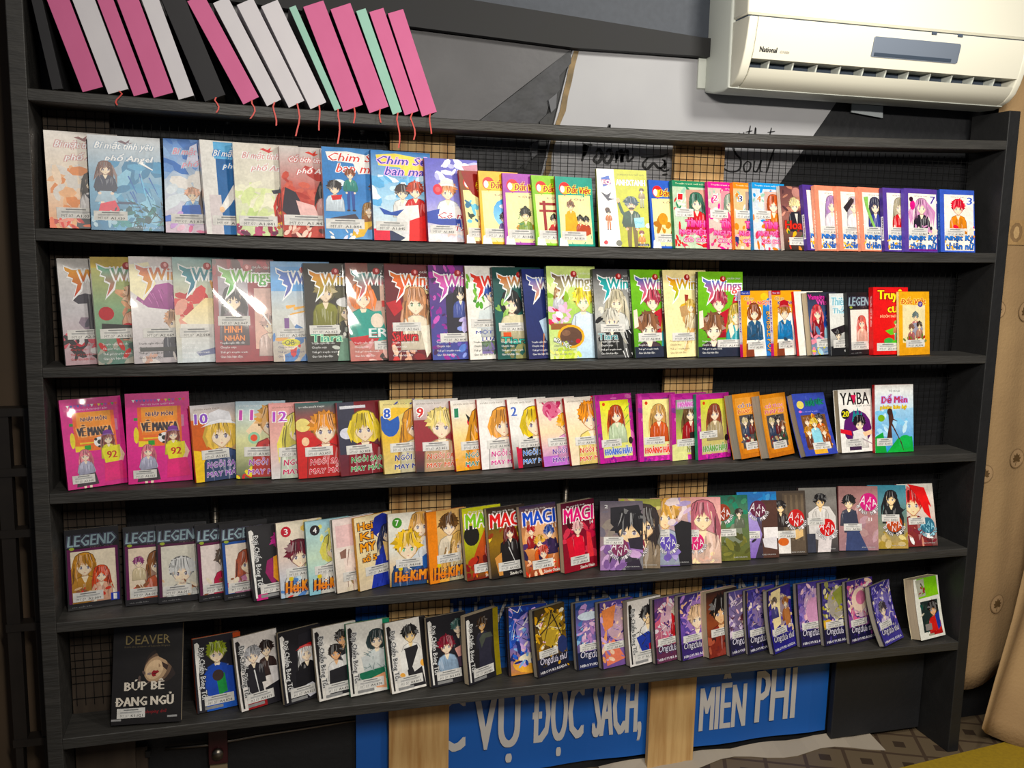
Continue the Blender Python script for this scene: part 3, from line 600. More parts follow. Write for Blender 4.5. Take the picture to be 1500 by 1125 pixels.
for j in range(nz+1):
    t = j/nz; z = .6-2.28*t
    for i in range(nx+1):
        s = i/nx; x = gx(t)+(3.2-gx(t))*s; fl = max(0, t-.75)*4
        y = .03-.05*fl*(1-s*.4)+(.014+.016*fl)*math.sin(s*30+t*5*(1-s))+.012*fl*math.sin(s*11+2)
        zz = z-.10*max(0, fl-.3)*min(1, s*5)-.02*fl*math.sin(s*14); v.append((x-CO.x, y-CO.y, max(FLOOR+.01, zz)-CO.z))
for j in range(nz):
    for i in range(nx): a = j*(nx+1)+i; f.append((a, a+nx+1, a+nx+2, a+1))
o = mesh('gathered_panel', v, f, cm, cu, smooth=True); o.modifiers.new('t', 'SOLIDIFY').thickness = .002
def medallion(cx, cz, r):
    A.p = []
    E(50, 50, 50, 50, '7d6446', n=30); E(50, 50, 45, 45, 'a08360', n=30)
    for k in range(7):
        an = math.pi/2+(k-3)*.62; ln = 38-3*abs(k-3); dx, dy = math.cos(an), -math.sin(an)
        P([(50, 62), (50+dx*ln*.6-dy*8, 58+dy*ln*.6+dx*8), (50+dx*ln, 58+dy*ln), (50+dx*ln*.6+dy*8, 58+dy*ln*.6-dx*8)], '5a4428')
    L(50, 60, 44, 88, 6, '5a4428')
    v_, f_, c_ = [], [], []
    def fm(a, b, l):
        x = cx+(a-50)/50*r; z = cz-(b-50)/50*r; return (x-CO.x, cs(x, z)-.004-l*6e-5-CO.y, z-CO.z)
    paint(A.p, fm, v_, f_, c_, bounds=(0, 0, 100, 100), strips=10, xstrips=10); mesh('medallion', v_, f_, MAT['matte'], cu, cols=c_)
for q in ((2.625, -.90, .03), (2.60, -1.35, .03), (2.508, -.94, .028), (2.497, -.455, .028), (2.60, -.46, .03)): medallion(*q)
A.p = []
R_ = random.Random(3)
Q(0, 0, 100, 100, '98794f')
for k in range(12): E(4+k*8.4, 50, 3.4, 40, '7a6040', n=10); E(4+k*8.4, 50, 1.6, 26, 'ab8d62', n=8)
v_, f_, c_ = [], [], []
paint(A.p, lambda a, b, l: ((2.46+a*.006)-CO.x, cs(2.46+a*.006, -.2-b*.0007)-.004-l*6e-5-CO.y, -.2-b*.0007-CO.z), v_, f_, c_, bounds=(0, 0, 100, 100), strips=4, xstrips=40)
mesh('lace_band', v_, f_, MAT['matte'], cu, cols=c_)
# ---------------------------------------------------------------- the comics, row by row
BOOKS = {1: [], 2: [], 3: [], 4: [], 5: []}
SHELF = {1: 'second shelf', 2: 'third shelf', 3: 'fourth shelf', 4: 'fifth shelf', 5: 'bottom shelf'}
def bk(row, look, art, **k): BOOKS[row].append((look, art, k))
def script2(l1, l2, c, o=None, x=14, y=14, w_=76):
    T(l1, x, y, x+w_, y+15, c, .35, o, .02); T(l2, x+14, y+19, x+w_-2, y+34, c, .35, o, .02)
def bird(c='733'): P('46 7 52 10 58 5 56 11 62 10 54 15 48 12 40 9', c)
# --- row 1
def a():
    G('e8e2dc', 'e9d8c4', 'e2a578'); N(3, 0, 60, 60, 150, 30, 16, 'e8b48a f0d8c0 d98a55 dcd6d0'); bird(); script2('Bí mật tình yêu', 'phố Angel', 'fff', 'c99'); T('chuyện học đường', 55, 50, 85, 54, '876')
    B(62, 82, 12, '2a1c1c', 'e5e0e0', 'l', d=-.3); P('50 100 74 100 66 112 58 112', '222a3a'); P('40 125 90 125 95 155 35 155', '2b3038'); N(4, 0, 142, 100, 155, 26, 9, 'd43 e75 f98 b33'); S(10, 122, 'A1.037', 52, 17)
bk(1, 'orange-washed novel cover with a dark-haired schoolgirl, leftmost', a, spine='a53020', wrap='plastic')
def a():
    G('c9cccf', '7fa9c4', '2f6f94'); N(5, 10, 40, 100, 150, 40, 18, '6ba3c6 4a8fb8 8fc0d8 3a7ba3 5c9cc0'); bird('534'); script2('Bí mật tình yêu', 'phố Angel', 'fff', '9ab', 10, 10, 80); V(6, 45, 55, 90, 115, 16, 40, '58a 7bd 26a', 2, 1.2)
    Q(30, 108, 62, 112, '346'); F(22, 55, 8.5, '6a3b30', '1f2a4a', 'b8d0e0', 'lw', d=.4); P('14 112 34 106 42 126 10 128', 'd4475a'); N(7, 30, 118, 100, 155, 30, 8, '1d5560 2c6f70 14424c 3f8c90'); V(8, 60, 110, 100, 150, 30, 16, '0d3a40 1d5a58', 1.6); N(9, 0, 122, 45, 150, 12, 8, 'bdd5e2 a5c5d5'); L(70, 42, 88, 54, 4, 'fff'); T('nhà xuất bản trẻ', 58, 148, 96, 151, 'cde'); S(4, 124, 'A1.039', 46, 15)
bk(1, 'wide blue novel cover with a long-haired girl in a navy top', a, spine='357', wrap='plastic')
def a():
    G('4f7fc0', 'c9d6e2', 'd8c6d2'); N(11, 0, 0, 100, 50, 20, 18, '3f6fb5 6a92cc 8fb0da'); P('38 12 48 6 50 40 30 48', 'dde'); script2('Bí mật tình yêu', 'phố Angel', 'd9a', 'bcd'); N(12, 0, 50, 100, 110, 22, 18, 'dce4ea c9d8e4 e8e4e0'); B(40, 92, 8, 'e9b8a0', '8fb5dd', 's', d=-.3); B(66, 92, 11, '4a342c', '5b4438', 'l'); P('25 110 50 108 52 124 22 126', '2a5fb0'); N(13, 0, 128, 100, 155, 26, 9, 'c9a4d8 d87a9c 5a78c8 e6c0d0'); S(8, 124, 'A1.838', 52, 16)
bk(1, 'pale blue novel cover with a girl holding a pink doll', a, spine='9bc')
def a():
    G('e6e4e0'); Q(20, 2, 100, 30, '6fb0dc'); Q(22, 30, 100, 155, '1f5f98', '2a6aa4'); Q(8, 90, 26, 155, 'd8cfd0'); T('Thu sau dịu dàng', 46, 8, 88, 12, 'def'); script2('Bí mật tình yêu', 'phố Angel', 'fff', '37b', 20, 14, 74); P('52 62 75 56 98 60 100 118 64 120 56 90', 'e8e6e4', 'cfd0d4'); P('52 62 62 70 40 105 28 118 24 110', 'f0eeea'); E(26, 114, 4, 5, 'fca'); P('62 92 74 80 78 84 66 98', '222'); Q(62, 118, 100, 155, '2d3550'); S(10, 124, 'A1.840', 56, 16)
bk(1, 'blue novel cover with a figure in a white shirt', a, spine='e4e0da', wrap='plastic')
def a():
    G('ded8cf', 'e3e0cf', 'c9d8a4'); N(15, 0, 70, 60, 125, 22, 14, 'c8dc9a e6ecc0 dbe6b0 f0eed8'); bird('c55'); script2('Bí mật tình yêu', 'phố Angel', 'd9a4a4', 'fff'); B(78, 88, 11, 'c4432a', 'b83028', 'lh', hat='2f3440', d=-.3); P('55 78 100 70 98 76 58 84', '3a3a46'); N(16, 60, 112, 95, 140, 16, 7, 'e0a030 c77a20 f0c050'); N(17, 0, 132, 100, 155, 34, 9, '8a1f45 a83058 b04a70 5c1a40'); V(17, 0, 132, 100, 152, 14, 3, 'fff', 1.4); S(4, 122, 'A1.841', 58, 17)
bk(1, 'pale green novel cover with a red-haired girl in a dark hat', a, spine='7a3528', wrap='plastic')
def a():
    G('cfcbc8', 'b85048', 'b0483f'); N(19, 0, 40, 100, 120, 26, 14, 'c0584c a8403a c8685a b04840'); bird('c43'); script2('Cổ tích tình yêu', 'phố Angel', 'fff', 'c77'); B(72, 72, 11, '1c1418', 'd8a8a4', 'l', d=-.4); P('6 70 22 78 40 118 20 130 0 110', '2a2430'); P('22 92 50 100 60 128 30 128', 'e8c0bc'); N(20, 0, 132, 100, 155, 18, 9, '4a2028 d8a090 f0d0c0 7a2a2a'); S(2, 117, 'A1.842', 70, 18)
bk(1, 'red novel cover with a black-haired girl in a pink dress', a, spine='80251f', wrap='plastic')
def a():
    G('4a80b8', '3a78b8', '5a92c8'); P('6 8 40 6 92 14 96 40 58 44 50 26 10 22', 'f4f0ec'); script2('Chim Sẻ', 'ban mai', 'd4473c', 'fff', 10, 8, 84); E(26, 60, 10, 6, 'e8f0f6'); F(44, 46, 6.5, '8a4a2a', '3a8a80', '2f4f98', 's'); B(18, 70, 9, '2a2428', 'd8e4ee', 's', d=.3); P('12 82 30 80 28 88 14 90', 'c8283a'); B(90, 70, 12, '5a3020', 'eee', 's', d=-.5); B(72, 104, 8, '9a7030', '8a5a30', 'l'); P('10 120 50 112 60 128 8 134', '3a3440'); P('48 128 90 122 70 136 62 150 42 155', 'd8b030'); P('78 128 100 124 100 150 86 152', '111'); N(21, 10, 140, 60, 155, 8, 6, 'eee dde'); S(2, 121, 'A1.844', 62, 17)
bk(1, 'blue novel cover with a crowd of five friends', a, spine='7d2a26', wrap='plastic')
def a():
    G('1f6fae', 'a8cfe8', 'e8e6e0'); P('8 8 40 4 96 12 98 36 56 42 48 28 12 26', 'f2d874'); script2('Chim Sẻ', 'ban mai', '2a3a9c', 'fbe', 10, 8, 86); T('nguyễn ngọc hoa', 40, 44, 64, 47, '456'); N(22, 0, 46, 100, 90, 24, 14, '8cc0e4 c8e0f0 6aaad8 e8f2f8'); B(50, 72, 10, '3a2a2a', 'ecebe8', 's', d=.3); B(72, 68, 11, 'b84a28', 'c8202c', 's', d=-.3); P('42 96 76 92 78 125 50 150 38 124', 'f0eee8', 'd4d4d8'); P('10 98 30 106 52 100 40 112 18 110', '2a4a9a'); Q(0, 135, 26, 155, 'd0284a'); P('60 120 100 105 100 155 58 155', 'd4202a'); P('26 136 52 150 44 155 26 155', '2a3450'); S(4, 122, 'A1.845', 52, 16)
bk(1, 'blue and white novel cover with an embracing couple', a, spine='1a4f80', wrap='print')
def a():
    G('5a58b0', '8a88cc', 'e8e0e4'); N(23, 20, 8, 100, 40, 14, 13, 'f0eef4 dcdcf0 b8b8e0'); P('70 12 100 8 100 40 86 44', 'c08898'); B(40, 62, 13, 'e8a070', 'e8ecf2', 'sh', hat='f2eeea', d=.2); E(22, 58, 9, 10, 'd8384a'); E(22, 58, 5, 5, 'f06a70'); P('62 50 80 60 88 90 70 96', 'fdc'); P('70 62 100 70 100 110 60 100', 'a04878'); P('0 100 30 92 60 96 64 130 0 120', '34489c'); P('24 92 60 88 70 110 20 112', 'f4f2f0'); N(24, 0, 128, 100, 155, 22, 9, 'f0dcd8 e8c4bc d8e0f0 f4ecea'); script2('Cô nàng', 'xui xẻo', 'b02a44', 'fff', 20, 100, 78); S(4, 124, 'A1.843', 48, 16)
bk(1, 'violet novel cover with a girl in a white flower hat', a, spine='6b2a50')
def viet(bg, title, pic, code, sub='tập'):
    def f():
        G(bg); P('6 42 92 40 94 150 8 150', 'ece2a8', 'f0e8b4'); N(31, 4, 36, 96, 154, 26, 5, bg + ' ' + bg); P('12 46 88 44 90 144 12 144', 'efe6b0'); E(24, 26, 15, 14, 'd8301c'); E(24, 30, 11, 9, 'f0b820'); E(18, 28, 6, 8, 'e8e8e8')
        T('Đất Việt', 30, 18, 94, 40, 'a02418', .2, 'fd6', .03); T(sub, 36, 47, 76, 53, '866'); pic(); P('2 155 4 138 20 132 26 155', 'f2f0ea'); S(10, 122, code, 66, 20)
    return f
def kid(x, y, s, c, hair='221'):
    B(x, y, s, hair, c, 's', 'f4d0a8'); E(x, y-1.5*s, .4*s, .4*s, hair, n=8)
bk(1, 'brown little comic with a twisting dragon', viet('7a4a20', '', lambda: (P('6 2 60 0 40 30 52 60 84 90 60 108 70 70 30 50 14 26', '8a2a18'), N(32, 14, 66, 80, 110, 14, 10, '3a6a8a 7ac0d8 2a3a30'), kid(50, 104, 7, 'd83')), 'A1.846'), spine='a02018')
bk(1, 'yellow little comic with a boy in a round sky', viet('f0b418', '', lambda: (E(62, 88, 30, 30, '4a98d0', '9cd0e8'), E(62, 74, 14, 5, 'eef'), kid(58, 100, 8, '5a4a80')), 'A1.847'), spine='c8781a')
bk(1, 'purple little comic with a laughing cross-legged man', viet('9a48a0', '', lambda: (E(55, 118, 26, 10, 'd89028'), kid(54, 90, 11, '8aa050'), V(33, 30, 92, 50, 116, 6, 16, '586', 2), P('78 66 92 60 90 84 80 80', '221')), 'A1.848'), spine='7a3080')
bk(1, 'lime green little comic with a red lacquer gate', viet('86b838', '', lambda: (Q(16, 60, 78, 66, '8a1f28'), Q(24, 56, 32, 124, '8a1f28'), Q(64, 56, 72, 124, '8a1f28'), Q(14, 76, 80, 81, '8a1f28'), kid(52, 98, 8, 'c83a2a'), E(50, 120, 16, 6, 'a03030')), 'A1.849'), spine='6a9a28')
bk(1, 'teal green little comic with children riding a yellow robe', viet('2f9080', '', lambda: (kid(38, 66, 8, 'e0b040', '865'), P('22 84 50 80 62 130 20 132', 'd8a828'), kid(62, 96, 7, 'c05a40'), kid(78, 98, 7, 'a03838'), E(74, 120, 16, 12, 'a84a30')), 'A1.850'), spine='802030')
def a():
    G('b0b24a'); P('0 0 34 0 42 155 0 155', 'f0eee8'); T('ANHXTANH', 38, 20, 96, 32, 'fff', 0, '553', .04, ow=.015); T('DANH NHÂN THẾ GIỚI', 42, 7, 94, 12, '4a4a20', 0, None, .02); P('8 18 24 13 28 30 12 36', '3a5aa8'); T('EQ', 11, 22, 26, 32, 'fff', 0, 'b33', .05); P('6 46 18 52 28 46 22 58 34 60 20 64', '3a3a48')
    F(66, 70, 10.5, '2a4858', '26463a', '6a5a30', 's', 'e8b090'); E(66, 78, 6, 2.5, '3a3030'); P('42 62 50 84 60 96 54 100 44 86 38 66', '2a4a3c'); E(40, 62, 4, 5, 'e8b090'); P('70 97 90 95 91 115 72 117', '9ad0e0'); T('E=mc²', 73, 103, 88, 109, '368'); E(18, 82, 5, 5, '4a3028'); F(20, 88, 3.6, '322', 'b8683a', 'b8683a'); F(88, 42, 3.6, '543', '9a8a70', 'aa9'); F(84, 128, 4, '844', 'd88a30', 'd8a050'); E(38, 148, 6, 6, '6a6a60'); P('76 148 98 148 98 153 76 153', '223'); T('KIM ĐỒNG', 79, 149, 95, 152, 'eee'); E(12, 147, 4, 4, 'e03a4a'); E(98, 112, 6, 5, 'e4e4d8')
bk(1, 'olive green book with a curly-haired scientist holding a blue sheet', a, spine='8a8c3a', name='paperback_book', cat='book')
bk(1, 'royal blue little comic with a golden beast', viet('3458b0', '', lambda: (N(35, 16, 80, 90, 120, 16, 13, 'c08820 d8a030 a87018'), E(36, 88, 14, 14, 'c89028'), kid(82, 100, 9, '345')), 'A1.851'), spine='26408c')
def tinh(edge, hair, bg, dress, code, n, d=0):
    def f():
        G(bg); N(40+n, 0, 10, 100, 155, 40, 11, bg + ' ' + edge + ' ' + dress + ' e8d8d0'); Q(0, 0, 100, 14, edge); T('Truyện tranh tuổi hồng', 8, 4, 92, 9, 'eec', .2); P('36 20 100 18 100 100 36 100', mixc(bg, dress, .5)); N(46+n, 4, 22, 32, 80, 14, 7, edge + ' fdd 9ba'); T(str(n), 14, 30, 26, 44, dress, .1, 'fff', .04)
        B(64, 50, 16, hair, dress, 'l', d=d); N(50+n, 0, 120, 100, 155, 26, 9, dress + ' c84a60 f0b0b8 ' + bg)
        T('TÌNH', 32, 86, 84, 105, 'f08ab8', .08, 'c03070', .05, c2='e04a90'); T('NGUYỆT', 14, 108, 88, 126, 'f09ac0', .08, 'c03070', .05, c2='e04a90'); T('CÔ CÔ', 24, 129, 84, 140, 'f4b0cc', .08, 'c03070', .05); S(4, 64, code, 50, 19)
    return f
bk(1, 'green-topped comic with a dark green-haired girl', tinh('2f7a58', '3a6a58', 'b8c8b0', 'c03038', 'A1.853', 1, .3), spine='2f7a58')
bk(1, 'hot pink-topped comic with a pale grey-haired face', tinh('d8408c', '8aa090', 'c8b8b0', 'd05080', 'A1.854', 2), spine='d8408c')
bk(1, 'orange-topped comic with a navy-dressed figure', tinh('e88a48', '2a3050', 'd8b890', '2c3468', 'A1.855', 3), spine='e88a48')
bk(1, 'sky blue-topped comic with an auburn-haired face', tinh('2a8cc8', 'b85a2a', 'c8d0d8', 'c87a30', 'A1.856', 4, -.3), spine='2a8cc8')
def a():
    G('5a3a3c', '8a6058', '2a2420'); N(60, 0, 0, 100, 80, 20, 13, '7a5050 a87868 c89080 4a3034'); E(50, 14, 13, 12, 'b08078'); B(42, 48, 13, 'e8d8a8', '26242c', 's'); P('30 62 56 62 64 110 22 110', '23222a'); P('40 66 50 66 46 92', 'd8d0c8'); N(61, 4, 84, 100, 155, 24, 9, 'c84a40 8a2a2a d8b040 3a5a38 d88a50'); T('Hoa', 8, 84, 60, 104, 'c84038', .1, '622', .04); T('Tử', 60, 100, 90, 122, 'd86048', 0, '622', .04); P('70 120 100 116 100 155 60 155', 'd8b848'); S(16, 124, 'A1.857', 62, 19)
bk(1, 'dark comic with a blond figure in a black jacket', a, spine='dcd4c8')
def nhat(edge, hair, cloth, num, code, seed, st='l', d=0):
    def f():
        G(edge); Q(12, 12, 97, 151, 'f0e8e0'); N(seed, 14, 16, 96, 120, 12, 9, 'f4e8e4 e8dcd8 ece4e0'); T('VIỆT & HD TEAM', 30, 16, 70, 20, '543'); B(52, 46, 15, hair, cloth, st, d=d); N(seed+1, 30, 90, 96, 120, 12, 9, cloth + ' ' + hair + ' f0d8c8'); T(str(num), 78, 18, 93, 36, edge, .1, 'fff', .04)
        T('Nhật Ký', 14, 112, 96, 130, '4a88d8', .1, '124', .05, c2='2450a0', ow=.015); T('thiên nữ', 16, 131, 96, 148, '3a68b8', .1, '124', .05, ow=.015); N(seed+2, 12, 128, 40, 150, 6, 5, 'e8c060 d8a848'); S(14, 96, code, 56, 19)
    return f
bk(1, 'purple-edged comic with a red-haired girl, mostly hidden', nhat('4a3580', 'c03a2a', 'd0d0d8', 2, 'A1.858', 70), spine='4a3580', spine_text=lambda: (Q(15, 70, 85, 128, 'e8e4e8'), VT('Nhật Ký thiên nữ', 30, 74, 70, 124, '312')))
bk(1, 'peach-edged comic with a lilac-haired girl in white', nhat('e8907a', 'a888b8', 'e0d8e0', 1, 'A1.859', 73), spine='e8a088', spine_text=lambda: VT('Nhật Ký thiên nữ', 30, 60, 70, 124, 'fed'))
bk(1, 'peach-edged comic with a girl raising a black sleeve', lambda: (nhat('e8907a', 'c0b8c4', 'e8e4e8', 4, 'A1.860', 76)(), P('18 50 44 26 54 30 52 36 28 62', '2a262c')), spine='e8a088', spine_text=lambda: VT('Nhật Ký thiên nữ', 30, 60, 70, 124, 'fed'))
bk(1, 'peach-edged comic with a green ribbon and a dark-haired figure', lambda: (nhat('e8907a', '3a3a50', '3a408c', 6, 'A1.861', 79)(), P('16 24 30 22 30 50 44 84 52 100 44 100 30 74 20 46', '8ab86a')), spine='e8a088', spine_text=lambda: VT('Nhật Ký thiên nữ', 30, 60, 70, 124, 'fed'))
bk(1, 'purple-edged comic with an ash-blonde girl in red', nhat('54408c', 'b0a890', 'c83038', 5, 'A1.862', 82), spine='3f3078', spine_text=lambda: (Q(15, 70, 85, 128, 'e8e4e8'), VT('Nhật Ký thiên nữ', 30, 74, 70, 124, '312')))
bk(1, 'purple-edged comic numbered 7 with a pink-haired girl', lambda: (nhat('54408c', 'c890b8', '2a2430', 7, 'A1.863', 85, 'lt')(), E(24, 40, 8, 12, 'c83a80'), E(20, 26, 6, 6, '312'), Q(12, 148, 97, 152, '6a2a80')), spine='5a48a0')
bk(1, 'blue-edged comic numbered 3 with a spiky red-haired boy', nhat('3f58b0', 'd83a4a', 'e09040', 3, 'A1.864', 88, 's'), spine='35509c', spine_text=lambda: VT('Nhật Ký thiên nữ', 30, 60, 70, 124, '9bd'))
# --- row 2: the anthology with a winged masthead
def wings(c1, c2, art, code, title=None, tc='fff', sx=6, sy=104, lines='eee', num=None):
    def f():
        art()
        P('8 9 22 15 34 15 33 20 46 26 38 34 34 48 18 62 26 40 18 36 20 30 12 28 15 22 9 18', 'fff'); P('10 12 22 17 32 17 31 22 42 27 36 33 32 45 21 57 28 38 20 34 22 29 14 26 17 21 11 18', c1, c2)
        T('Wings', 30, 16, 96, 40, c1, .06, 'fff', .03, c2=c2, ow=.06); E(55, 13, 6.5, 5.5, 'a02028'); E(56, 12, 2.5, 3, 'eaa'); T('CHUẨN CẢNH', 64, 9, 94, 14, lines)
        if title: T(title[0], *title[1:5], title[5], .06, title[6] if len(title) > 6 else None, .03)
        if num: T(num, 82, 44, 93, 52, c1, 0, 'fff', .04)
        for k in range(4): T(('Truyện ngắn đặc sắc', 'Chuyên mục', 'Thế giới truyện tranh', 'Giao lưu bạn đọc')[k], 8, 124+k*7, (48, 34, 52, 44)[k], 128.5+k*7, tc, 0, None, .02)
        S(sx, sy, code, 52, 14)
    return f
WS = lambda: VT('CHUẨN CẢNH', 22, 12, 78, 76, 'c8c8c8')
def a(): G('d8d4d0', 'c8c4c8', 'b89aa0'); N(101, 30, 50, 100, 110, 26, 16, '3a3640 4f4a58 6a5f70 8a7a88'); P('40 60 80 50 100 110 40 112', '2e2a34'); B(64, 46, 9, '5a5660', '2e2a34', 'l'); L(60, 62, 84, 90, 5, 'c8c8d0'); N(102, 0, 112, 100, 155, 26, 11, 'b83a48 c8606c d8d4d4 2a2428'); P('40 142 96 136 80 148 50 150', '222')
bk(2, 'white anthology with a grey-cloaked figure, leftmost on the shelf', wings('d8a030', 'b83030', a, 'A2.071', tc='b23'), wrap='plastic', spine='bbb')
def a(): G('b8b070', '8aa888', '5a7a70'); Q(0, 0, 100, 16, 'c8b060'); N(104, 40, 50, 100, 110, 16, 13, 'd8a888 e0b8a0 c89078'); B(64, 62, 14, 'd8b090', 'd8a890', 's', d=-.3); E(18, 82, 12, 10, 'b02838'); E(50, 104, 10, 8, 'b02838'); P('10 96 60 100 50 120 8 116', '2a2a28'); N(105, 0, 120, 100, 155, 20, 11, 'b83a38 a8a498 4a5a58 7a8a80')
bk(2, 'tan and green anthology with a blond head and red poppies', wings('6ab098', 'c86058', a, 'A2.066', tc='eee'), wrap='plastic', spine='6a6a40')
def a(): G('d8d0d0', 'e0dcdc', 'b0a8ac'); P('8 62 20 44 60 38 88 56 92 72 60 78 26 74', 'a04a90', '8a3a7c'); V(106, 14, 44, 84, 72, 18, 14, 'c070b0 7a2a6c', 1.5, 1.2); P('0 12 30 8 40 40 20 64 0 50', 'f8ecc8'); B(66, 96, 12, 'd8a888', '3a3a48', 's'); N(107, 50, 108, 92, 124, 10, 8, '34343e 222'); Q(10, 132, 66, 138, '333'); N(108, 0, 140, 100, 155, 14, 9, 'c8a090 8a9098 d8d0cc')
bk(2, 'white anthology with a giant purple mushroom', wings('c84a3a', 'd8b860', a, 'A2.069', tc='444', sx=16), wrap='plastic', spine='802030')
def a(): G('8ab0b0', 'd8c8a8', 'c8d0d0'); E(78, 36, 20, 20, 'c89048'); N(110, 0, 50, 60, 98, 18, 14, 'b82a38 a02030 c84a4a e0a090'); P('10 92 50 60 96 64 96 120 40 112', 'f0dca8', 'f8f0d8'); P('8 98 92 100 90 155 8 155', 'e4e0d8', 'd0d8dc'); P('30 140 80 130 84 140 36 146', '7a80a0'); Q(80, 116, 100, 155, '3a78b0'); E(22, 110, 9, 6, 'c88830')
bk(2, 'teal anthology with a golden-haired head and red petals', wings('4a9aa0', '2a5a80', a, 'A2.068'), wrap='plastic', spine='222830')
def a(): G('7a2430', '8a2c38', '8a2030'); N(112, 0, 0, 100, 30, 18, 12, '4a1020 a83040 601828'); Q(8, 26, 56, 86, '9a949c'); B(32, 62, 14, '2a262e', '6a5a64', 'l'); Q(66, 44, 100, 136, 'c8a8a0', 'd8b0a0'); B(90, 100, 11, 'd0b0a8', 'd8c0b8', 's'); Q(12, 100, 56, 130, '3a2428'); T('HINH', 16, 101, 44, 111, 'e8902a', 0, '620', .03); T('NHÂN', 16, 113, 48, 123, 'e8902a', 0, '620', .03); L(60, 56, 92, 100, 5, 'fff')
bk(2, 'maroon anthology with a long black-haired face, orange title below', wings('7ab848', '3a9a48', a, 'A2.067', sy=86), wrap='plastic', spine='601820')
def a(): G('6aa0d0', 'c8ccc8', 'b0a498'); Q(0, 8, 100, 46, '5a98d0'); V(115, 10, 70, 90, 84, 20, 30, 'd89040 c87828 e0a850', 5, -.4); P('26 84 70 76 90 100 40 106', 'e8e8e8'); Q(20, 88, 28, 104, '6a3a80'); N(116, 0, 108, 100, 155, 24, 11, '4a78b0 c83a38 e8d8c8 d8a060'); E(30, 126, 16, 6, 'd8d040'); T('OB', 20, 122, 36, 130, '131')
bk(2, 'sky blue anthology with an orange garland arch', wings('3a70c0', '4a3a8c', a, 'A2.070', tc='226'), wrap='plastic', spine='2c3c50')
def a(): G('2a2622', '3a3630', '2e2c28'); N(118, 30, 40, 100, 120, 16, 13, '5a5638 7a7448 4a4834'); B(36, 46, 14, 'b0a070', '8a8a48', 's', d=.4); B(72, 76, 13, '8a8458', '3a3830', 'l'); E(72, 62, 18, 8, 'ddd'); N(119, 50, 90, 100, 150, 22, 7, 'e8e8e0 c8ccc4 a8b0a4'); P('60 120 96 116 98 155 52 155', '6a8a78'); P('82 130 96 128 96 142 82 144', 'c84a30')
bk(2, 'black anthology with a blond boy and a girl in white lace', wings('d89050', '8a9a48', a, 'A2.063', ('Tiara', 8, 112, 62, 124, '4aa08a', 'cec'), sy=98), wrap='plastic', spine='26221e', spine_text=WS)
def a(): G('6a3028', 'c8a898', 'b8706a'); Q(40, 0, 70, 60, '2a2624'); Q(60, 30, 100, 60, 'd8b8a8'); Q(62, 60, 100, 70, 'c03a2a'); B(28, 54, 16, 'e0803a', '2f9a8c', 'b', d=.3); P('8 80 60 76 70 122 20 128', '2a9488'); E(52, 92, 12, 12, 'e8d8c8'); P('70 70 100 66 100 122 80 124', 'b0303c'); P('0 118 60 112 50 124 10 130', 'b83038'); T('ER', 36, 104, 70, 118, 'e8ecec', 0, '2a8a80', .05); N(121, 30, 128, 100, 155, 14, 9, 'e8c0b8 d8a0a0 3a3430')
bk(2, 'red and teal anthology with an orange-haired reader', wings('2a9a98', 'c83a48', a, 'A2.064', sx=44, sy=124), wrap='plastic', spine='4a1a20', spine_text=WS)
def a(): G('5a1622', '641824', '5a1820'); N(123, 10, 96, 100, 155, 40, 10, 'a02830 c84a48 e8c8b0 d8a890 7a1c26'); P('28 36 60 30 80 46 66 54 40 52', 'e8d8a8'); B(54, 62, 18, 'c8906a', 'e8dcc8', 'l', ey='574'); B(92, 78, 12, 'c8a888', 'e0d0b8', 'l'); P('0 62 26 56 30 72 14 84', 'b03038'); P('60 100 88 98 92 150 80 140 70 152', 'f0e8d8')
bk(2, 'dark red anthology with a big-eyed girl in a flower crown', wings('e08038', 'c83a30', a, 'A2.065', ('Sakura', 8, 108, 56, 124, 'c83a40', '511'), sx=10, sy=94), spine='2a1216', spine_text=WS)
def a(): G('5a2a6a', '4a3a80', '3f4a90'); N(125, 0, 0, 50, 155, 50, 8, 'a03a98 8a2a88 c060b0 6a2a78 3a2050'); P('30 50 60 40 76 60 70 120 30 124', '1e1c2c'); B(58, 48, 9, '1e1a26', '4a58a0', 'l'); B(78, 66, 9, 'a8a0c0', 'b0a8d0', 'l'); N(126, 50, 80, 100, 150, 26, 11, '5a78c0 8a98d8 b0a0d8 6a58a8 c0b8e0'); E(78, 104, 13, 12, 'c8a8d8')
bk(2, 'purple anthology with lilac blossoms and a dark-haired pair', wings('e070b0', 'a04aa0', a, 'A2.808', sx=16, sy=112), spine='241a30', spine_text=WS)
def a(): G('eae8e2', 'e8e6e0', 'ece8e0'); N(128, 0, 20, 36, 70, 14, 8, '5a9a3a 7ab04a 3f7a2a'); B(54, 46, 17, '2a4a98', 'd8dcdc', 's', d=.2, ey='248'); P('24 74 84 70 92 104 16 104', 'd4dcdc', 'c4ccd0'); P('24 126 100 122 100 144 24 146', '6a8a4a', '7a6aa0'); N(129, 26, 124, 98, 144, 24, 6, '5a7a3a 8a78b0 4a6a58 9a8a50'); T('MỘT THỜI', 14, 106, 90, 114, '3a4a98', .1, None, .03); T('LUÂN HỒI', 26, 115, 98, 125, '2a3a98', .1, None, .03)
bk(2, 'white anthology with a blue-haired boy in a white shirt', wings('d84a38', 'c83a2a', a, 'A2.804', tc='333', sy=88), spine='7a5a38')
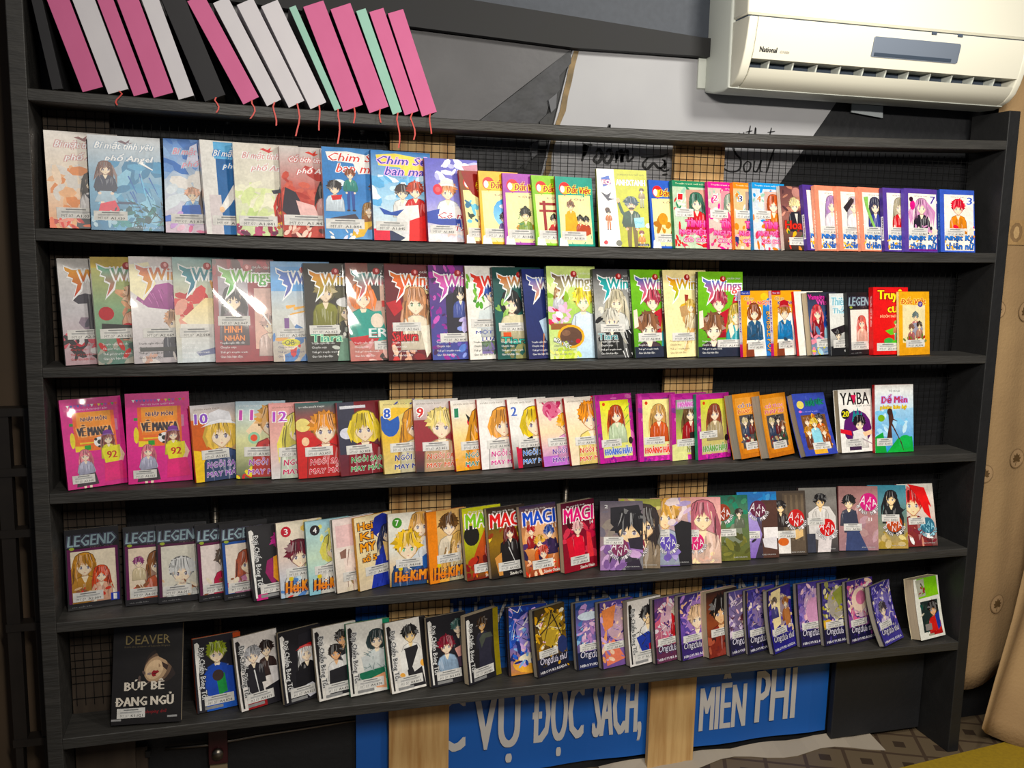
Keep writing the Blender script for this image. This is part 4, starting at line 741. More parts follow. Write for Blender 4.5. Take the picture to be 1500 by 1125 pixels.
def a(): G('123f3c', '1a5450', '20504a'); V(131, 50, 10, 60, 80, 6, 60, '2a7a74', 2, 1.5); B(34, 62, 15, '16181c', 'c8c0a0', 'b', d=.3); N(132, 4, 58, 26, 80, 9, 7, '8ab060 a8c880'); P('18 84 60 80 64 104 14 106', 'd8d0b0'); Q(14, 110, 30, 120, 'c85a30'); P('70 104 100 96 100 155 64 155', 'a8c0b8', '6a9a90'); V(133, 66, 106, 96, 150, 16, 20, 'd0e0d8 4a7a74', 1.5, 1.4); N(134, 10, 130, 60, 155, 12, 9, '6a6a48 8a8a60')
bk(2, 'dark teal anthology with a short-haired figure and green flower', wings('e0803a', '3a9a88', a, 'A2.806', ('Tiara', 10, 118, 66, 130, '4ab0a0', '033'), sy=94), spine='16242a', spine_text=WS)
def a(): G('26306a', '222c60', '2a2c58'); B(78, 56, 20, '7a6850', 'c8d4e0', 's', d=-.6); P('28 90 70 74 100 80 100 110 56 130 40 124', 'c0d4e4', '98b0c8'); P('60 116 96 104 96 140 70 146', 'e8a028'); N(136, 60, 100, 96, 130, 8, 6, 'a02840 c83a50'); L(36, 112, 30, 150, 2, 'c85'); P('66 142 100 136 100 155 64 155', 'b02838')
bk(2, 'navy anthology with a brown-haired figure in pale sleeves', wings('3a68c0', 'e0a048', a, 'A2.805'), spine='181c2c', stick=False, spine_text=WS)
def a(): G('c8d890', 'a8c870', 'd8e0a8'); N(138, 0, 20, 100, 60, 34, 13, 'a8c060 c0d480 8ab04a e0e8b8 d8c070'); F(22, 44, 6.5, 'a0703a', 'd0d0d8', 'c8c8d0', 'l'); N(139, 0, 64, 52, 96, 18, 9, 'e8c0d8 f0e0ec d8b0c8 c03a58'); Q(4, 96, 56, 106, '8a5a38'); P('56 18 84 24 96 34 74 32', 'f4f4f0'); B(72, 58, 16, 'ecd868', 'd8e4ee', 's', ey='685'); P('58 82 98 80 100 155 54 155', 'dce6f0', 'b8d0e0'); E(44, 118, 28, 20, 'd8a838'); E(44, 118, 23, 16, '5a4034'); E(34, 112, 9, 5, '7a5a48'); E(58, 126, 5, 4, 'b02a38'); N(140, 0, 134, 60, 155, 16, 9, 'e0e090 c8d870 b8cc60'); T('BỮA TIỆC', 8, 124, 44, 134, 'fff', 0, '564', .04, rot=.4)
bk(2, 'light green anthology with a blond picnic scene and a cake', wings('5a4030', 'c8c8a0', a, 'A2.807', tc='668'), spine='26402c', stick=False, spine_text=WS)
def a(): G('2a2a30', 'b8b8b4', '3a3a3c'); N(142, 0, 60, 100, 155, 40, 13, 'c8c8c0 e0dcd0 8a8a88 1e1e20 a8a498'); B(48, 58, 15, 'c0b8a0', 'd8d8d4', 'l', ey='543'); B(34, 90, 14, 'd0ccc0', '222', 's', d=.3); P('60 108 100 100 100 155 70 155', '151517'); V(143, 50, 100, 100, 150, 18, 34, 'eee ccc 222', 2, 1.1)
bk(2, 'black and white anthology with a veiled pale girl', wings('2a8a88', '3aa8b0', a, 'A2.801', ('Tiara', 4, 112, 46, 123, '3a8a90', 'ccc'), sx=10, sy=96), spine='1c1c1e', spine_text=WS)
def groot():
    G('78b040', '6aa83a', '5a8a3a'); B(46, 56, 15, 'b0485a', 'a82c38', 's', ey='643', d=.2); P('48 76 74 64 82 36 90 38 86 74 72 110 50 110', 'ac2f3a'); E(88, 36, 7, 8, 'fcd'); B(86, 80, 15, 'c0a858', '4aa0a8', 'l', ey='386', d=-.3); B(34, 104, 19, '8a6048', '4a3a40', 's', ey='543'); P('66 98 76 92 80 112 72 122', 'fdc'); P('2 72 10 70 12 100 2 104', 'fdc'); Q(0, 136, 100, 155, '232838')
bk(2, 'green anthology with three friends, left of the cream one', wings('2a68b0', 'e06038', groot, 'A2.804', sx=10, sy=112), spine='1f2a1c', spine_text=WS)
def a(): G('ecdca8', 'ece0b4', 'ecdfb0'); N(146, 44, 60, 84, 140, 20, 8, 'd8b050 e8c870 c8a868 d8c090'); L(52, 44, 50, 70, 9, '8a3a30'); P('40 70 70 60 80 90 60 118 40 90', 'c8a070'); B(60, 66, 9, 'd8b868', 'e0d0b0', 's'); V(147, 40, 60, 84, 130, 20, 26, '8a6a48 e8dcc0 b89858', 2.4, 1.9); P('34 66 52 62 54 80 38 84', 'b0906a')
bk(2, 'cream anthology with a small ornate golden figure', wings('e8983a', '7ab838', a, 'A2.803', tc='876', sx=14, sy=112), spine='2a2a20', spine_text=WS)
bk(2, 'green anthology with three friends, numbered 21', wings('2a68b0', 'e06038', groot, 'A2.810', sx=42, sy=124, num='21'), spine='1c2418', spine_text=WS)
def keo(cap, hair, cloth, code, stripe):
    def f():
        G('e0a040', 'd8a850', 'c87838'); P('70 20 100 16 100 155 60 155', '3a78b8'); Q(0, 0, 30, 10, stripe); T('TÌNH YÊU', 3, 3, 27, 8, 'ccf'); T('Chị em', 10, 14, 40, 24, '854', 0, 'eda', .03); T('KẸO NGỌT', 20, 24, 92, 36, 'c8286a' if stripe != 'a02030' else '3a3a90', 0, 'fc8', .04); E(74, 14, 12, 9, 'e8c040'); P('20 40 40 30 62 40 70 90 74 155 10 155 16 90', 'f4f0e8'); B(40, 52, 15, hair, cloth, 'b' if not cap else 'sh', hat='b02838', ey='543'); N(int(code[-2:]), 16, 76, 64, 120, 14, 7, mixc_hex(cloth)); VT('BUBBLE POP', 78, 50, 94, 148, 'e0a838', '235'); P('12 124 34 120 36 155 10 155', '7a4030'); S(16, 120, code, 52, 18)
    return f
def mixc_hex(c): return c + ' ' + c + ' 345'
KS = lambda: (Q(0, 20, 100, 120, 'e8e4ee'), VT('BUBBLE POP', 25, 24, 75, 100, '63a'), Q(0, 125, 100, 155, 'd0287a'))
bk(2, 'orange and blue comic with a bob-haired girl in plaid', keo(False, '8a4a2a', '34587a', 'A2.878', '2a3a88'), spine='c8b8d8', spine_text=KS)
bk(2, 'orange and blue comic with a girl in a red cap', keo(True, 'a8703a', '2f7ab0', 'A2.887', 'a02030'), spine='c8b8d8', spine_text=KS)
def a(): G('ece8e0'); P('60 70 90 60 100 110 70 120', 'e8b8b0'); B(70, 90, 10, 'd8a8a0', 'e8d8d0', 'l'); S(20, 118, 'A2.888', 50, 18)
bk(2, 'nearly blank white comic with a bright red spine', a, spine='c82838')
def a(): G('2a2a34', '4a5a80', '8a9ab0'); T('Vampire', 4, 6, 60, 22, 'c8489a', 0, '503', .04); T('Wishes', 30, 18, 96, 32, 'd060a8', 0, '503', .04); B(30, 52, 14, 'c84a50', '8a2a30', 'l'); B(70, 66, 14, '2a4a98', '9ac0d0', 'l'); N(150, 0, 90, 100, 155, 24, 11, 'e090a0 a8c8d8 5a7a9a d8d040 26262c'); S(18, 116, 'A2.890', 62, 20)
bk(2, 'thick comic with pink gothic title and blue-haired girl', a, side='fe', spine='333')
def a(): G('d8dcdc', 'e0e0dc', '2a2628'); T('Thiên', 6, 10, 56, 30, '7ab0c0', .1, 'def', .03); T('Thần', 10, 32, 60, 50, '8ab8c8', .1, 'def', .03); V(152, 60, 20, 100, 110, 18, 40, '2a1a20 6a1a28', 3, 2.2); P('0 90 50 78 96 40 98 60 60 92 20 108', '221c20'); B(26, 104, 9, '1e1a1c', '333', 's'); Q(0, 132, 100, 155, '1a1a1c'); E(50, 144, 5, 4, 'ddd'); S(8, 116, 'A2.891', 72, 20)
bk(2, 'pale comic with black brush-like branches', a, spine='2a2a2e')
def legend(pic, edge, code, num=None, silver='9ab0b8', tr='1c1a1c'):
    def f():
        G(tr); P('3 38 97 38 97 150 3 150', edge); P('9 48 14 43 86 43 91 48 92 142 9 142', 'd8ccb8'); A.box = len(A.p); pic(); T('LEGEND', 6, 12, 94, 33, silver, .12, '445', .03, ow=.07); E(12, 37, 5, 3, '9aa850'); T('ngôi sao', 46, 35, 88, 38, '766')
        for q in ('0 38 9 38 9 155 0 155', '92 38 100 38 100 155 92 155', '0 143 100 143 100 155 0 155'): P(q, tr)
        P('3 38 9 38 9 143 3 143', edge); P('92 38 97 38 97 143 92 143', edge); T('nhà xuất bản', 8, 148, 44, 151, '888')
        if num: Q(80, 130, 96, 145, '2a3aa0'); T(num, 85, 132, 91, 143, 'fff', 0, None, .03)
        S(10, 122, code, 56, 18)
    return f
bk(2, 'black comic with a silver title over a pink-haired doll', legend(lambda: (Q(9, 43, 92, 142, 'ece4dc'), B(48, 76, 12, 'd86a60', 'e8b8a8', 'l')), '2a282c', 'A2.892'), spine='222')
def a(): G('d0283a', 'cc2436', 'c42232'); T('Truyện', 14, 5, 98, 34, 'f0dc48', 0, '810', .04); T('cười', 42, 38, 92, 58, 'f0dc48', 0, '810', .04); T('DÍ DỎM THÔNG MINH', 20, 62, 98, 70, 'f4c8a0', .1, None, .03); P('34 100 70 90 84 104 50 110', '6ab848'); F(66, 84, 5, '8a5', 'c86', '6a8'); F(86, 98, 5, '532', 'b74', '485'); E(44, 124, 14, 8, '4aa050'); E(70, 130, 20, 9, '5ab040'); E(76, 124, 8, 6, 'd87830'); S(10, 128, 'A2.001', 62, 18)
bk(2, 'thick bright red joke book with a yellow title', a, spine='c82838', name='paperback_book', cat='book', spine_text=lambda: VT('Truyện cười dí dỏm', 30, 20, 70, 90, 'fbb'))
def a(): G('e0a838', 'e4ae40', 'd89c30'); P('12 32 86 34 84 134 12 124', 'e8dcb4'); T('Đất Việt', 8, 14, 88, 34, 'c8602a', .2, 'fd8', .04); E(70, 31, 8, 7, '4a3a90'); T('17', 66, 28, 74, 34, 'ffd'); kid(54, 62, 8, 'c88', '677'); E(56, 92, 22, 16, '9a98a8'); kid(40, 90, 7, 'a66', '865'); kid(66, 84, 7, 'b87', '432'); N(155, 14, 110, 86, 124, 14, 7, '6a7a40 a83a30 8a8a50'); S(22, 118, 'A2.894', 60, 18)
bk(2, 'worn mustard yellow comic with a group on a rock, rightmost', a, spine='e8d8a8')
# --- row 3
def vm():
    G('d02a8a', 'd83090', 'cc2684')
    R_ = random.Random(5)
    for k in range(15): x = 10+k*5.6; P([(x, 11), (x+5, 11), (x+2.5, 16)], R_.choice(['e04a4a', '4a9a50', '4a6ac0', 'e8d050', 'eee', '9a4ab0']))
    T('PHÒNG SÁCH NHẬT BẢN', 24, 17, 76, 22, 'fdf', 0, None, .02); Q(18, 24, 86, 92, 'e06a30', 'e87c30'); Q(24, 24, 80, 72, 'e8a050', 'e88838'); T('NHẬP MÔN', 31, 31, 73, 42, '3a2a5a', 0, 'eb8', .03); T('VẼ MANGA', 24, 46, 80, 66, '2a2430', 0, 'eb8', .05); L(26, 78, 66, 78, 3, 'f0d030'); P('18 82 40 84 40 92 18 92', 'f0d840'); E(15, 72, 4, 14, 'e8d848'); Q(12, 42, 18, 47, '3a8a40'); Q(33, 82, 43, 90, '3a9a40')
    E(58, 78, 9.5, 9, 'f0f0f0'); E(58, 78, 4, 4, '222'); E(52, 73, 2.5, 2.5, '222'); E(65, 74, 2.5, 2.5, '222'); E(57, 86, 2.5, 2, '222')
    B(72, 74, 8, '8a3a30', 'e0d838', 'lh', hat='7a3a9a'); P('60 90 90 86 92 116 64 118', 'e4dc3c'); T('92', 68, 96, 84, 108, 'b8302a', 0, None, .04); P('90 88 97 104 90 122 84 118 90 106', 'f8d0b8'); P('62 116 92 114 98 146 60 148', 'd8307a'); Q(86, 40, 90, 60, 'c8a')
    F(32, 100, 7.5, 'e08090', 'b8b8d0', 'e8e0e8', 'lw'); P('18 132 46 130 50 150 14 152', '3a2a34')
    S(8, 132, 'A3.060', 36, 14)
bk(3, 'magenta drawing manual with a streak of glare, leftmost', vm, spine='c02880', wrap='plastic', name='drawing_manual', cat='book')
bk(3, 'magenta drawing manual, unglazed, second from the left', vm, spine='c02880', name='drawing_manual', cat='book')
def ngoi(bg, hair, cl, title, code, num=None, nc='a4c', st='s', extra=None, sx=16, sy=92, d=0, fx=60, fy=58, fs=25, hat='c33'):
    def f():
        G(*bg); 
        if extra: extra()
        T('DUYÊN KHỞI THỦY', 8, 7, 62, 11, 'fff' if bg[0][0] < 'c' else '654'); B(fx, fy, fs, hair, cl, st, d=d, ey='436', hat=hat)
        if num: T(num, 8, 18, 8+13*len(num)-(5 if num == '1' else 0), 38, nc, .05, 'fff' if nc != 'fff' else '944', .05)
        T('NGÔI SAO', 26, 114, 97, 129, title, .12, 'f4f0f0', .03, c2=dk(title, .3), ow=.012); T('MAY MẮN', 24, 131, 98, 147, title, .12, 'f4f0f0', .03, c2=dk(title, .3), ow=.012); S(sx, sy, code, 58, 19)
    return f
bk(3, 'comic numbered 10 with a girl in a white sailor cap', ngoi(('c8c4c8', 'd8b080', '3a4460'), 'e8c470', '3a4a70', '9a60c0', 'A3.852', '10', '8a5ac0', 'bh', lambda: (Q(0, 30, 40, 100, 'c8683a'), P('0 90 40 100 30 155 0 155', 'f0c850')), hat='eeeef4', fy=62), spine='d86a30')
bk(3, 'comic numbered 11 with a raised arm and red flowers', ngoi(('b8d0e0', 'd8d8a8', '4a5a40'), 'd8a040', 'c03a38', 'b060b8', 'A3.853', '11', 'c04aa8', 's', lambda: (P('20 60 60 16 76 24 40 80', 'f4d8b8'), E(36, 74, 12, 12, '9ac8a8'), E(36, 74, 7, 7, 'e05a40'), N(161, 0, 132, 60, 155, 10, 8, 'e8d840 c83a38')), fx=74, fy=46), spine='8aa')
bk(3, 'pink comic numbered 12 with a pale blonde girl', ngoi(('d89a98', 'e0b0a8', 'd8d8d8'), 'e8dc78', 'd8e0d0', 'd0406a', 'A3.854', '12', 'b050c0', 'l'), spine='a8483a')
bk(3, 'comic with an orange-haired girl under a red shawl', ngoi(('2a5a5a', 'c83028', 'b82820'), 'e09830', 'c02a20', 'd83a50', 'A3.857', None, st='s', extra=lambda: (E(14, 46, 16, 14, 'e8d890'), P('20 76 60 60 100 70 100 155 0 155', 'c02c22'), E(18, 80, 8, 9, 'fca'))), spine='a03a20')
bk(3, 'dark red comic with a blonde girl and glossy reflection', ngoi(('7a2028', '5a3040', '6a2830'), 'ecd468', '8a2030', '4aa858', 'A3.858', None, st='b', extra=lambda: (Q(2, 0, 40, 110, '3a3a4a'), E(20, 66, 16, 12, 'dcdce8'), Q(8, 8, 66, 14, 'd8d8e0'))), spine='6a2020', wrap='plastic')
bk(3, 'yellow comic with a blue 8 and long golden hair', ngoi(('e8dca0', 'e0b850', 'd8c890'), 'd89a30', 'd8d0b0', '2a3a8c', 'A3.850', '8', '2a5ac0', 'l', lambda: (E(20, 48, 22, 30, '2a58a8'), N(163, 30, 0, 80, 12, 8, 8, '3a4a98 e8e0a0'), P('0 30 30 16 70 20 20 44', 'e8c040')), fx=78, d=.5), spine='c8a030', wrap='plastic')
bk(3, 'comic with a red 9 and a startled pale blonde girl', ngoi(('e0dcd8', '8a2c34', '2a2426'), 'ecd890', 'c8a888', 'd86a3a', 'A3.851', '9', 'c83a30', 's', lambda: (Q(0, 44, 50, 110, '8a2c34'), E(36, 36, 6, 5, '443'))), spine='8a2a28')
bk(3, 'white comic with a green 1 and a red rose in orange hair', ngoi(('ece8e4', 'f0d8a0', 'e0a038'), 'e8a830', 'e8a030', '4a9080', 'A3.862', '1', '3a8060', 'l', lambda: (E(46, 50, 10, 10, 'c82a48'), P('34 30 48 44 40 50', '222'), N(165, 0, 120, 100, 155, 14, 10, 'd83a30 e87a28 e8b030')), fx=74, d=.3), spine='a82a28')
bk(3, 'white comic with a ginger-haired girl and white collar', ngoi(('f0eeea', 'f0ece8', 'ece8e8'), 'e8a860', 'eee4e4', 'd84a98', 'A3.864', None, st='b'), spine='a82a28')
bk(3, 'white comic with a blue 2 and girl in black choker', ngoi(('f0eeea', 'eceae6', '2a282c'), 'ecd040', '1c1a1e', '3a80d0', 'A3.863', '2', '4a68b8', 'b', lambda: (Q(10, 108, 34, 155, 'b8284a'), E(64, 80, 20, 4, '222')), fx=64), spine='a82a28')
bk(3, 'comic with a pink paper flower beside golden hair', ngoi(('e8dcd8', 'ecd8b8', 'b878c0'), 'e8b048', 'd8a0c8', '6a3aa0', 'A3.860', None, st='s', extra=lambda: (E(34, 28, 22, 20, 'c86a88'), N(168, 14, 12, 60, 50, 14, 8, 'b03a60 d890a8 a83058'), Q(0, 132, 60, 155, 'b070c0')), fx=70, fy=64, fs=18), spine='a82a28')
bk(3, 'comic with a girl tasting a red lollipop', ngoi(('ece4dc', 'f0dcb8', 'e8d8c0'), 'e8983a', 'f0d890', 'e05a38', 'A3.866', None, st='s', extra=lambda: (N(170, 70, 0, 100, 30, 10, 10, 'd83040 c82838'), V(171, 40, 128, 100, 150, 12, 18, 'a058b0 fff', 3, 1.2)), fx=64, fy=50), spine='a82a28')
def hoang(inner, hair, cl, title, code, sx=14, sy=100, d=0, frame='a83a88', extra=None):
    def f():
        G(frame); N(180+sx, 0, 0, 100, 155, 50, 9, 'a03488 b84a98 902a7a c870a8 7a3a80'); Q(0, 146, 100, 155, 'b82a90'); Q(12, 14, 90, 144, *inner); E(22, 22, 4, 4, 'c85030')
        if extra: extra()
        B(54, 48, 15, hair, cl, 'l', d=d); Q(12, 143, 90, 155, frame); N(190+sx, 10, 144, 96, 155, 14, 6, 'b82a90 7a2a80 d04aa8'); T('HOÀNG HẬU', 16, 119, 88, 141, title, 0, mixc(title, 'eee', .6), .03); E(88, 108, 6, 8, '2a2020'); S(sx, sy, code, 54, 17)
    return f
bk(3, 'magenta-framed comic with a red-haired girl in profile on yellow', hoang(('dcd858', 'd8d890'), 'b0502a', 'c8d8b8', '4a6ac0', 'A3.870', 8, 102, -.5, extra=lambda: V(181, 66, 20, 94, 60, 8, 24, '7ab048 98c060', 3, 2.2)), side='fe', spine='a83a88', old=True)
bk(3, 'magenta-framed comic with a sand-haired girl in a red bodice', hoang(('e8e0a0', 'd8d8a0'), 'c8a068', 'c86038', 'd84a3a', 'A3.869'), spine='a83a88')
def a(): hoang(('3a6a48', 'd8d078'), '6a5038', 'a02030', '8a8a50', 'A3.868', 14, 106)(); Q(14, 14, 94, 36, 'a0989c'); T('HOÀNG HẬU', 18, 16, 92, 34, 'c870b8', 0, 'dbd', .05); P('0 118 40 112 44 155 0 155', 'dcdca0'); P('60 120 80 110 84 155 56 155', 'f0d020'); P('50 92 66 90 66 155 54 155', '2a1c1c'); P('80 96 100 90 100 155 82 155', 'a02838')
bk(3, 'comic with a green panel and brown-haired fighter in red', a, spine='c05aa8')
bk(3, 'magenta-framed comic beside a green spine, brown-haired girl', hoang(('c8cc60', 'c8b888'), '8a4a38', 'b0a080', '6a9a50', 'A3.867', 6, 88), spine='2f8a68')
def fairy(code, tc, seed):
    def f():
        G('c8843c', 'c88a48', 'b87030'); Q(8, 10, 92, 145, 'd89a58', 'c88848'); T('CỔ TÍCH', 16, 22, 84, 34, tc, .1, 'fc9', .04); T('PHÁP SƯ', 14, 36, 86, 48, 'c05a3a' if tc[0] < '5' else 'c04a80', .1, 'fc9', .04); Q(16, 52, 84, 132, '4a4648'); N(seed, 18, 54, 82, 130, 22, 9, '5a5458 3a3840 8a4038 6a6468 a89878'); B(34, 70, 8, 'd8c8a0', '34405a', 's'); B(58, 66, 8, '2a2628', '6a2a2c', 's'); B(72, 84, 8, '7a4a30', '3a4a3a', 's'); N(seed+1, 20, 100, 80, 130, 12, 8, 'c8b898 2a3050 6a2a30 d8d0b8'); Q(8, 132, 92, 145, 'c8803a'); S(24, 118, code, 52, 18)
    return f
bk(3, 'thick orange-framed comic with purple title lettering', fairy('A3.881', '3a4a98', 200), side='fe', spine='a86a30', old=True, bend=.0025)
bk(3, 'thick orange-framed comic with pink title lettering', fairy('A3.882', 'b84a9a', 206), side='fe', spine='a86a30', old=True, bend=.0025)
def a():
    G('3a489c', '3f4aa0', '38449a'); N(210, 0, 0, 100, 155, 20, 10, '34408f 4a58a8'); E(20, 28, 11, 10, 'd8c878'); T('HẢI', 38, 14, 64, 32, '2a7a6a', .1, '153', .04); T('TẶC', 68, 14, 92, 32, '2a7a6a', .1, '153', .04); T('kho báu vương quốc', 20, 43, 70, 48, 'aae'); E(16, 45, 5, 3, 'e07ab8'); Q(14, 54, 90, 140, '6a4a30'); N(212, 16, 56, 88, 138, 24, 10, 'c88a38 8a5a30 d8a858 4a3428 b86a28')
    for q in ((30, 70, '8a5a2a', 'a86a30'), (70, 66, '2a2022', 'c86a30'), (28, 96, 'c89040', '6a3a28'), (74, 98, 'b87830', '8a4a2a'), (50, 76, 'e8c868', '9ad0e0')): B(q[0], q[1], 9, q[2], q[3], 's')
    P('38 98 62 96 66 138 34 138', '98d0e0'); Q(30, 140, 70, 152, 'd8a858'); S(30, 124, 'A3.883', 54, 17)
bk(3, 'blue comic showing a crowded crew portrait', a, side='fe', spine='2a3580', old=True, bend=.003)
def a():
    G('eceae6'); E(52, 96, 42, 44, '5a2468', '4a1c58'); T('YAIBA', 6, 8, 92, 38, '1c1a1c', 0, None, .02); P('38 14 54 14 46 36', 'c83a58'); T('GOSHO AOYAMA', 52, 39, 96, 44, '222', 0, None, .01); P('36 80 44 50 50 64 56 44 60 66 68 56 66 84', '2a8088'); E(18, 60, 13, 13, '1c1c1c'); T('20', 9, 53, 28, 67, 'e8e030', 0, None, .05); B(58, 86, 14, '1c1820', 'ece8e4', 's', d=.4); P('36 104 66 98 74 126 44 132', 'e8e6e4'); P('0 96 32 102 34 114 0 106', 'c82a40'); P('66 108 92 102 96 112 72 118', 'fca'); L(62, 122, 100, 140, 4, 'a8a0a4'); Q(24, 134, 60, 150, '3a2440'); S(14, 122, 'A3.990', 50, 19)
bk(3, 'thick white comic with a purple disc and yellow number 20', a, side='fe', spine='ddd')
def a():
    G('eceae6', 'b8d8ec', '3a98d0'); P('0 62 100 54 100 155 0 155', 'a8d0ec', '3a8ac8'); N(215, 0, 60, 100, 120, 20, 14, 'c8e4f4 8ac4e8 a8d4f0'); T('TÔ HOÀI', 36, 11, 64, 17, '444', 0, None, .01); T('Dế Mèn', 18, 22, 84, 42, 'b0404a', .05, 'a8d', .03); T('phiêu lưu ký', 14, 47, 82, 58, 'e8d840', .1, 'a72', .03); P('0 118 20 108 30 155 0 155', '2f9a48'); P('60 122 96 120 100 155 30 155', '2f9a48', '3aa850'); E(78, 132, 18, 16, '3aa858'); P('34 64 44 56 48 76 42 96 44 122 30 124 36 92', '4a2c24'); E(38, 62, 7, 8, '3a2420'); L(42, 88, 66, 130, 4, '4a2c24'); L(66, 130, 74, 152, 3, '3a2420'); L(44, 78, 58, 84, 3, '4a2c24'); E(16, 76, 9, 8, '7aa840'); S(4, 122, 'A3.071', 40, 17)
bk(3, 'white and sky blue book with a cricket on a stalk', a, spine='a02a2c', name='paperback_book', cat='book')
# --- row 4
def lg(hairs, bg, seed):
    def f():
        Q(9, 43, 92, 142, bg)
        for x, y, s, h, c, st in hairs: B(x, y, s, h, c, st)
        N(seed, 10, 110, 90, 142, 14, 7, 'd8b898 c84a40 8a5a40 e8dcc8')
    return f
bk(4, 'black comic with a blonde face and a red-haired girl, leftmost', legend(lg([(34, 72, 17, 'c8904a', 'b8884a', 'l'), (64, 92, 12, 'd85a30', 'e8b8a0', 'l')], 'e8dcc8', 220), '5a1a48', 'A2.009', '1'), spine='1c1a1c', wrap='plastic')
bk(4, 'black comic with a brown-haired girl and a pink bow', legend(lg([(66, 78, 18, '8a5a38', 'c86a50', 'l'), (28, 72, 8, '9a4a80', 'e0d0b0', 's')], 'e4d4c0', 222), '5a1a48', 'A4.011'), spine='1c1a1c', wrap='plastic')
bk(4, 'black comic with a silver-haired face in pale frame', legend(lg([(48, 96, 20, 'd0d0d0', 'c8c8c4', 's')], 'd8d4c8', 224), '4a1838', 'A4.012'), spine='1c1a1c', wrap='plastic')
bk(4, 'black comic with a taupe-haired figure and pink ribbon', legend(lg([(60, 76, 17, '6a5a50', 'c83a58', 's')], 'e8dcd8', 226), '5a1a40', 'A4.013'), spine='1c1a1c', wrap='plastic')
bk(4, 'black comic with a blue inner frame and russet-haired girl', legend(lg([(54, 86, 19, 'b0604a', 'c88aa8', 'l')], 'e4d8cc', 228), '1f4a90', 'A4.010'), spine='1c1a1c', wrap='plastic')
def dai(bg, art, code, tab='e8e6e2', tc='ddd', edge=None):
    def f():
        G(bg); art()
        if edge: Q(84, 0, 100, 155, edge)
        P('3 10 9 8 13 14 13 64 9 74 9 150 5 150', tab); VT('Đại Chiến Bóng Tối', 8, 20, 26, 128, tc, '333' if tc[0] > '8' else 'ccc', .02); S(16, 124, code, 62, 19); Q(16, 145, 54, 151, '888')
    return f
bk(4, 'black comic with a magenta-haired fighter in a sleeveless top', dai('1c1a1e', lambda: (B(76, 44, 20, 'b83a88', '222', 's'), P('36 76 60 66 60 110 44 130 30 100', '8a1f5a'), P('50 70 64 66 66 100 56 124 46 112', 'e0a048'), P('58 84 100 74 100 150 60 150', '161518'), N(230, 62, 92, 86, 104, 5, 5, 'ccc'), P('6 144 30 140 30 155 6 155', 'c0287a')), 'A4.014'), spine='3a3036')
def hk(bg, num, nc, art, code, title=True, sy=96, sx=14):
    def f():
        G(*bg); art()
        if num: E(20, 20, 11, 11, nc); T(num, 16, 14, 24, 26, 'fff', 0, None, .03)
        if title: T('Hei-Ki', 12, 124, 62, 146, 'e8a030', .1, '3a2430', .06, c2='d87820', ow=.07); T('MY', 66, 124, 96, 146, 'e8a030', .1, '3a2430', .06, c2='d87820', ow=.07); E(24, 118, 5, 5, 'd8c030')
        S(sx, sy, code, 60, 18)
    return f
bk(4, 'comic with a red circled 3 and dark red spiky hair', hk(('ece4d0', 'd8c8c0', 'b8cce0'), '3', 'b82a40', lambda: (N(232, 60, 0, 100, 50, 14, 11, 'e8c878 f0dca8 e0b050'), B(84, 56, 20, 'e0a840', 'dda', 's'), B(46, 72, 22, '6a1830', 'dcdcd8', 's'), N(233, 0, 120, 100, 155, 16, 10, '8ab0d8 c8dce8 5a80b8 d84a48')), 'A4.004'), spine='c8b8b0')
bk(4, 'pale blue comic with a circled 4 and pale yellow hair', hk(('a8ccd8', 'c8dcc8', '90c0d0'), '4', '2a2428', lambda: (B(62, 64, 22, 'd8d078', 'e8e4dc', 'b', d=.3), N(235, 30, 10, 90, 60, 14, 10, 'dcd888 e8e4b0 c8c060'), P('66 96 80 88 84 104', '223')), 'A4.003'), spine='70989c')
def a(): G('ecdcd8', 'eee4dc', 'e0d4c4'); Q(6, 14, 54, 60, 'e8c8c8'); B(78, 46, 18, '5a4238', 'e8dcd4', 'l'); P('20 80 70 70 100 80 100 155 24 130', 'ecdcd4'); V(237, 20, 60, 96, 140, 22, 40, '8a6a60 c8a098 b08a80', 2, 1.7); P('12 70 28 64 26 84 14 84', '8a6a60'); N(238, 20, 130, 96, 155, 12, 8, '6a5a40 d8ccb8 8a7a58'); S(16, 114, 'A4.006', 60, 19)
bk(4, 'pale pink comic with a brown-haired youth in a necklace', a, side='fe', spine='ddd', old=True)
def a(): G('ecdcb8', 'e8d8b0', 'd8c8b0'); P('40 34 54 6 76 0 100 10 100 50 84 40 60 52', '2a3590'); P('56 44 90 26 100 40 80 44 62 58', 'ecd8c0'); B(84, 48, 15, '2a3050', '2a3a98', 'l', d=.3); P('50 90 90 80 100 130 100 155 30 155', '2c3a9c'); V(240, 44, 88, 96, 150, 22, 30, 'e8e8f4 3a48b0 1f2a80', 3, 1.8); P('70 60 96 70 92 100 76 104', 'e8c890'); T('Hei', 8, 12, 46, 28, 'e8a030', 0, '3a2430', .06); T('Ki', 12, 34, 46, 50, 'e8a030', 0, '3a2430', .06); T('MY', 10, 56, 50, 74, 'e8a030', 0, '3a2430', .06); T('số 5', 14, 80, 50, 96, 'e8a030', 0, '3a2430', .06); S(18, 108, 'A4.007', 66, 19)
bk(4, 'white and indigo comic with a hooded blue figure', a, spine='d8a040')
bk(4, 'comic with a green circled 7 and golden curls', hk(('ece8dc', 'e0e0d8', 'd8a848'), '7', '4a8a38', lambda: (B(74, 30, 20, 'd8a868', 'e8ecf0', 'l'), B(42, 74, 24, 'e8c040', '2a4a78', 's', ey='5a6'), P('70 100 100 80 100 130 80 134', '2a58a0'), N(242, 40, 118, 70, 150, 8, 7, 'fff 3a5a98')), 'A4.008', sy=98), spine='c8b8a0')
